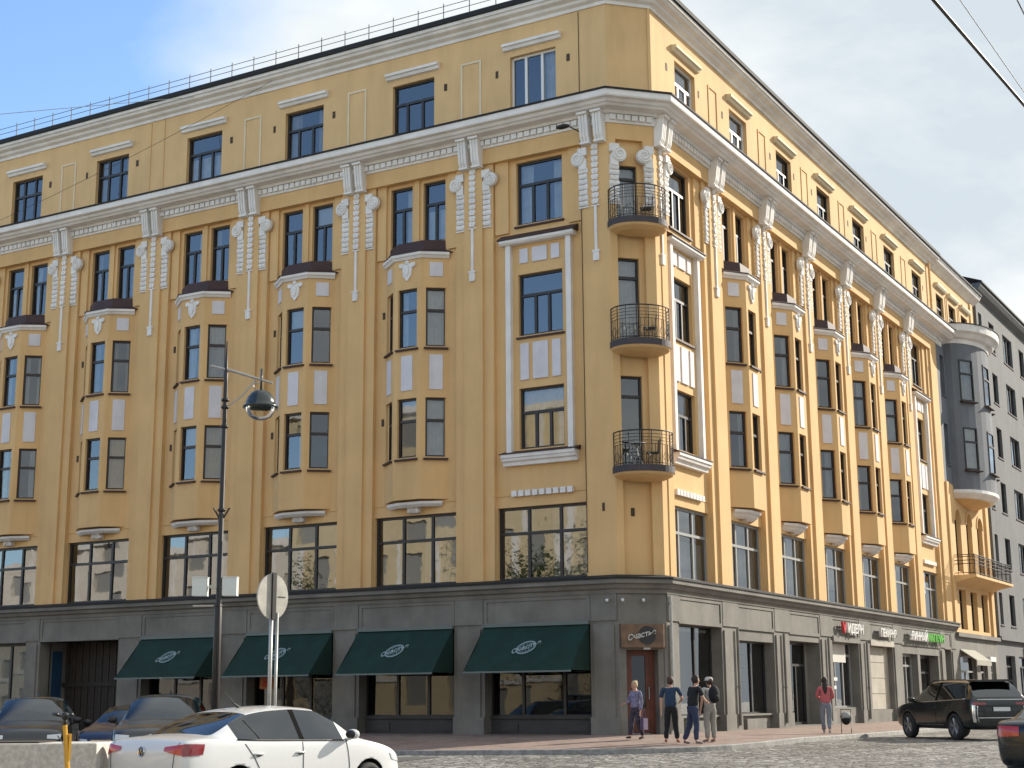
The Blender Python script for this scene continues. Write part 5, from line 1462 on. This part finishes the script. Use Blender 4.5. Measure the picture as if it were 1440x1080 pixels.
    tp = skin_obj('top', V, Ed, Rd, top, E, 2)
    V, Ed, Rd = [], [], []
    top_ = add(J['pel'] + Vector((0, 0, .09)) * f, (.14 * f, .12 * f)); pel = add(J['pel'], (.165 * f, .14 * f), top_)
    for n in ('r', 'l'):
        hp = add(J['hp' + n] - Vector((0, 0, .04)) * f, .112 * f, pel); kn = add(J['kn' + n], .080 * f, hp); cf = add(J['kn' + n].lerp(J['an' + n], .4), .074 * f, kn); add(J['an' + n] + Vector((0, 0, .02)) * f, .062 * f, cf)
    skin_obj('trousers', V, Ed, Rd, bottom, E, 2)
    for n in ('r', 'l'):
        V, Ed, Rd = [], [], []
        a = add(J['an' + n] + Vector((0, -.02, -.02)) * f, (.043 * f, .04 * f)); m_ = add(J['an' + n].lerp(J['to' + n], .55), (.045 * f, .034 * f), a); add(J['to' + n] + Vector((0, .02, .006)) * f, (.038 * f, .022 * f), m_)
        skin_obj('shoe', V, Ed, Rd, shoe, E, 1)
    h = MB(); c = J['hd'] + Vector((0, -.012, .045)) * f
    h.ball(c, .112 * f, 14, sc3=(.86, 1.0, 1.02))
    ho = h.build('hair', hair, E, smooth=True)
    for v in ho.data.vertices:      # open the face
        p = v.co - c
        if p.y > .03 * f and p.z < .045 * f: v.co.y = c.y + .03 * f
        v.co += Vector((math.sin(v.co.z * 90) * .004, 0, 0)) * f
    if hairstyle == 'long':
        V, Ed, Rd = [], [], []
        a = add(J['hd'] + Vector((0, -.05, .05)) * f, (.09 * f, .06 * f)); b = add(J['nk'] + Vector((0, -.075, .0)) * f, (.085 * f, .045 * f), a); c2 = add(J['ch'] + Vector((0, -.11, .08)) * f, (.07 * f, .03 * f), b); add(J['ch'] + Vector((0, -.11, -.05)) * f, (.03 * f, .015 * f), c2)
        skin_obj('long_hair', V, Ed, Rd, hair, E, 1)
    if hairstyle == 'bun':
        b = MB(); b.ball(J['tp'] + Vector((.0, -.06, -.0)) * f, .055 * f, 10); b.build('hair_bun', hair, E, smooth=True)
    if hat:
        b = MB(); b.lathe(J['hd'] + Vector((0, -.005, .05)) * f, [(.108 * f, 0), (.108 * f, .03 * f), (.095 * f, .07 * f), (.05 * f, .095 * f), (0, .1 * f)], 18); b.plate(Fr(J['hd'] + Vector((0, .08, .055)) * f, (1, 0, 0), (0, 0, 1)), [(0, 0), (.001, 0)], 0, .001)
        b.slabz([((.085 * math.cos(t)) * f + J['hd'].x, (.07 + .09 * math.sin(t)) * f + J['hd'].y) for t in [math.pi * q / 8 for q in range(9)]], J['hd'].z + .045 * f, J['hd'].z + .058 * f)
        b.build('cap', hat, E, smooth=False)
    return E, J, f
def gl(x, y): return (x, y, gz(x, y) + .002)
TOC = math.atan2  # heading helper: local +Y must face direction (dx,dy)
def face(dx, dy): return math.atan2(dy, dx) - math.pi / 2
cloth = lambda n, c, v=.15: mat(n, c, .9, v, 14, .2, 60, world=False)
blond = mat('blond_hair', (.50, .38, .22), .8, .3, 30, world=False); dkh = mat('dark_hair', (.025, .016, .012), .7, world=False); brh = mat('brown_hair', (.06, .03, .02), .7, world=False)
navy = cloth('navy_trousers', (.03, .035, .075)); blkc = cloth('black_cloth', (.012, .012, .014)); 
E_, J_, f_ = person('older blond woman in a pale violet jacket walking beside the café door', gl(.43, -2.08), face(-.3, -.95), 1.60,
    dict(elr=(.13, .03, .62), wrr=(.15, .09, .60), knr=(.05, .06, .28), anr=(.05, .09, .05), tor=(.06, .18, .03), anl=(-.06, -.10, .05), tol=(-.06, -.01, .012), hd=(0, .03, .885), tp=(0, .02, .955)), cloth('violet_jacket', (.20, .19, .30), .5), cloth('dark_patterned_trousers', (.05, .04, .06), .5), cloth('dark_shoe', (.02, .015, .015)), blond, 'bun', 'long', fem=True)
b = MB(); b.box(FI, -.05, .05, -.14, .14, -.16, .14); b.path([(0, -.1, .13), (0, -.06, .36), (0, .06, .36), (0, .1, .13)], .01, 5)
bo = b.build('shopping_bag', cloth('violet_bag', (.10, .07, .13), .4), None, loc=(.43 + .26, -2.08 - .05, .36)); tag(bo, 'dark violet shopping bag held by the older blond woman', 'bag')
person('person in a blue shirt and black trousers with dark hair, standing with back turned', gl(2.04, -3.35), face(-.25, .97), 1.74,
    dict(elr=(.17, .03, .64), wrr=(.12, .12, .60), hpr=(.06, 0, .5), anr=(.085, 0, .045), anl=(-.085, 0, .045), tor=(.10, .09, .015), tol=(-.10, .09, .015)), cloth('blue_shirt', (.022, .045, .09)), blkc, cloth('rust_shoe', (.28, .09, .05)), brh, 'short', 'short')
person('man in black shirt and dark blue jeans leaning forward with legs apart', gl(2.82, -3.76), face(.55, .83), 1.78,
    dict(knl=(-.10, .02, .28), anl=(-.14, -.06, .045), tol=(-.15, .03, .015), knr=(.07, .02, .28), anr=(.10, -.02, .045), tor=(.12, .07, .015), ch=(0, .03, .70), nk=(0, .06, .82), hd=(0, .075, .885), tp=(0, .08, .96), shr=(.115, .05, .79), shl=(-.115, .05, .79), elr=(.15, .09, .64), wrr=(.10, .17, .60), ell=(-.15, .03, .63), wrl=(-.13, .12, .56)), blkc, cloth('dark_jeans', (.03, .04, .08)), cloth('grey_shoe', (.16, .15, .15)), dkh, 'short', 'short')
E_, J_, f_ = person('person with a pale cap, pale trousers and a black backpack near the kerb', gl(2.92, -2.85), face(-.75, .45), 1.72,
    dict(elr=(.15, .05, .63), wrr=(.10, .14, .60)), cloth('pale_shirt', (.42, .41, .38)), cloth('pale_trousers', (.30, .28, .25)), cloth('brown_shoe', (.22, .15, .13)), brh, 'short', 'short', hat=cloth('pale_cap', (.5, .48, .43)))
pk = MB(); pk.ball((0, -.2, 1.22), .19, 12, sc3=(.85, .6, 1.25)); pk.ball((0, -.30, 1.12), .11, 10, sc3=(.9, .5, .9))
for s in (-1, 1): pk.path([(s * .1, -.12, 1.4), (s * .1, .03, 1.42), (s * .11, .12, 1.3), (s * .11, .06, 1.1), (s * .1, -.12, 1.05)], .018, 5)
po_ = pk.build('backpack', blkc, None, smooth=True); po_.location = E_.location; po_.rotation_euler = E_.rotation_euler
tag(po_, 'black backpack worn by the person with the pale cap', 'backpack')
person('woman in pink top and grey wide trousers with long dark hair, walking away', gl(3.65, 4.28), face(-.35, .94), 1.70,
    dict(elr=(.14, .02, .63), wrr=(.08, .11, .60), ell=(-.145, .02, .63), wrl=(-.08, .12, .62), knr=(.05, -.01, .28), anr=(.05, -.08, .07), tor=(.05, 0, .02), anl=(-.045, .05, .045), tol=(-.045, .14, .015)), cloth('pink_top', (.50, .12, .13)), cloth('grey_trousers', (.20, .21, .24)), cloth('white_shoe', (.5, .5, .5)), dkh, 'long', 'long', fem=True)
# small pushchair beside her
PC = empty('pushchair', (4.02, 5.0, gz(4.02, 5.0)), face(-.3, .95)); PC.scale = (.72, .72, .72); tag(PC, 'small black and white pushchair just beyond the woman in pink', 'pushchair')
b = MB(); b.ball((0, 0, .55), .24, 14, sc3=(.8, 1.1, .85)); b.build('seat', blkc, PC, smooth=True)
b = MB(); b.lathe((0, .02, .62), [(.25, 0), (.24, .1), (.17, .22), (0, .27)], 14); b.build('hood', cloth('white_hood', (.35, .35, .34)), PC, smooth=True)
b = MB()
for s in (-1, 1):
    b.path([(s * .2, -.4, .98), (s * .2, 0, .5), (s * .2, .3, .12)], .012, 6); b.path([(s * .2, -.28, .12), (s * .2, .1, .6)], .012, 6)
b.path([(-.2, -.4, .98), (.2, -.4, .98)], .014, 6); b.build('frame', M['dark'], PC)
for s in (-1, 1):
    for yy in (-.28, .3):
        b = MB(); b.lathe((s * .2 - .015, yy, .11), [(.03, 0), (.1, .0), (.11, .015), (.1, .03), (.03, .03)], 16, axis=(1, 0, 0)); b.build('wheel', M['tyre'], PC)
# chairs and small table on the lowest balcony, chairs on the two above
def bchair(label, u, w_, z, rz):
    p = FC.P(u, w_, z); c = empty('balcony_chair', p, rz); tag(c, label, 'chair')
    b = MB(); b.box(FI, -.18, .18, -.18, .18, .43, .455); b.build('seat', M['iron'], c)
    b = MB(); b.path([(-.17, -.18, .45), (-.18, -.22, .85), (.18, -.22, .85), (.17, -.18, .45)], .011, 5)
    for k in range(5): b.tube((-.12 + k * .06, -.185, .46), (-.12 + k * .06, -.22, .84), .005, 4)
    b.build('backrest', M['iron'], c)
    for x in (-.16, .16):
        for y in (-.16, .16): 
            b = MB(); b.tube((x, y, 0), (x, y, .43), .011, 6); b.build('leg', M['iron'], c)
bchair('small iron chair on the lowest corner balcony', mid + .38, .22, 7.78, 2.2)
bchair('small iron chair on the middle corner balcony', mid + .38, .22, 11.62, 2.0)
bchair('small iron chair on the top corner balcony', mid + .38, .22, 15.45, 2.0)
T_ = empty('balcony_table', FC.P(mid - .15, .35, 7.78)); tag(T_, 'small round iron table on the lowest corner balcony', 'table')
b = MB(); b.lathe((0, 0, .68), [(.0, 0), (.24, 0), (.24, .02), (0, .02)], 18); b.build('tabletop', M['alu'], T_)
for k in range(3):
    b = MB(); a = k * 2.09; b.path([(.2 * math.cos(a), .2 * math.sin(a), 0), (-.02 * math.cos(a), -.02 * math.sin(a), .4), (.14 * math.cos(a), .14 * math.sin(a), .68)], .009, 5); b.build('leg', M['alu'], T_)
# ------------------------------------------------------------ camera, sky, sun
cam = bpy.data.cameras.new('camera'); co = bpy.data.objects.new('camera', cam); col.objects.link(co)
cp = Vector((18.269, -39.59826, 1.03896)); yaw, pit, rol, fpx = -.52344, .20873, -.00734, 2090.374
fw = Vector((math.sin(yaw) * math.cos(pit), math.cos(yaw) * math.cos(pit), math.sin(pit)))
rr = Vector((math.cos(yaw), -math.sin(yaw), 0)); uu = rr.cross(fw)
r2 = rr * math.cos(rol) + uu * math.sin(rol); u2 = -rr * math.sin(rol) + uu * math.cos(rol)
co.matrix_world = Matrix(((r2.x, u2.x, -fw.x, cp.x), (r2.y, u2.y, -fw.y, cp.y), (r2.z, u2.z, -fw.z, cp.z), (0, 0, 0, 1)))
cam.sensor_width = 36; cam.lens = fpx / 1440 * 36; cam.clip_end = 3000; cam.clip_start = .1
sc.camera = co
EL, AZ = R(26), math.atan2(.45, .893)      # azimuth from +Y towards +X
sun = bpy.data.lights.new('sun', 'SUN'); sun.energy = 3.15; sun.angle = R(.5); sun.color = (1, .92, .80)
so = bpy.data.objects.new('sun', sun); col.objects.link(so)
sv = Vector((math.sin(AZ) * math.cos(EL), math.cos(AZ) * math.cos(EL), math.sin(EL)))
so.rotation_euler = sv.to_track_quat('Z', 'Y').to_euler(); so.location = (0, 0, 60)
w = bpy.data.worlds.new('World'); sc.world = w; w.use_nodes = True; nt = w.node_tree; nt.nodes.clear(); L = nt.links.new
out = nt.nodes.new('ShaderNodeOutputWorld'); bg = nt.nodes.new('ShaderNodeBackground'); bg.inputs[1].default_value = .125
sky = nt.nodes.new('ShaderNodeTexSky'); sky.sky_type = 'NISHITA'; sky.sun_disc = False; sky.sun_elevation = EL; sky.sun_rotation = AZ
sky.air_density = 1.0; sky.dust_density = .2; sky.ozone_density = 3.0
tc = nt.nodes.new('ShaderNodeTexCoord'); sep = nt.nodes.new('ShaderNodeSeparateXYZ'); L(tc.outputs['Generated'], sep.inputs[0])
# clouds lie on a flat layer: direction divided by its height
zz = nt.nodes.new('ShaderNodeMath'); zz.operation = 'MAXIMUM'; zz.inputs[1].default_value = .06; L(sep.outputs[2], zz.inputs[0])
za = nt.nodes.new('ShaderNodeMath'); za.operation = 'ADD'; za.inputs[1].default_value = .12; L(zz.outputs[0], za.inputs[0])
cb_ = nt.nodes.new('ShaderNodeCombineXYZ')
for i in (0, 1):
    d = nt.nodes.new('ShaderNodeMath'); d.operation = 'DIVIDE'; L(sep.outputs[i], d.inputs[0]); L(za.outputs[0], d.inputs[1]); L(d.outputs[0], cb_.inputs[i])
def nz(scale, det, rough, off):
    m = nt.nodes.new('ShaderNodeMapping'); m.inputs['Location'].default_value = off; L(cb_.outputs[0], m.inputs[0])
    n = nt.nodes.new('ShaderNodeTexNoise'); n.inputs['Scale'].default_value = scale; n.inputs['Detail'].default_value = det; n.inputs['Roughness'].default_value = rough; n.inputs['Distortion'].default_value = .3
    L(m.outputs[0], n.inputs['Vector']); return n.outputs[0]
n1 = nz(.75, 7, .55, (2.3, 1.1, 0)); n2 = nz(1.1, 7, .6, (7, 3, 0))
# the cloud bank lies towards the east of the picture
dt = nt.nodes.new('ShaderNodeVectorMath'); dt.operation = 'DOT_PRODUCT'; L(tc.outputs['Generated'], dt.inputs[0]); dt.inputs[1].default_value = (.86, .5, .12)
bias = mapr(nt, dt.outputs['Value'], -.33, -.08, -.24, .26)
ad = nt.nodes.new('ShaderNodeMath'); ad.operation = 'ADD'; L(n1, ad.inputs[0]); L(bias, ad.inputs[1])
cov = mapr(nt, ad.outputs[0], .43, .66)
ccol = ramp_mix(nt, mapr(nt, n2, .40, .60), (2.5, 2.8, 3.05), (3.65, 3.8, 3.75))
mx = nt.nodes.new('ShaderNodeMix'); mx.data_type = 'RGBA'; L(cov, mx.inputs[0]); L(sky.outputs[0], mx.inputs[6]); L(ccol, mx.inputs[7])
L(mx.outputs[2], bg.inputs[0]); L(bg.outputs[0], out.inputs[0])
sc.view_settings.view_transform = 'Standard'; sc.view_settings.look = 'None'; sc.view_settings.exposure = 1.15; sc.view_settings.gamma = 1
sc.render.engine = 'CYCLES'
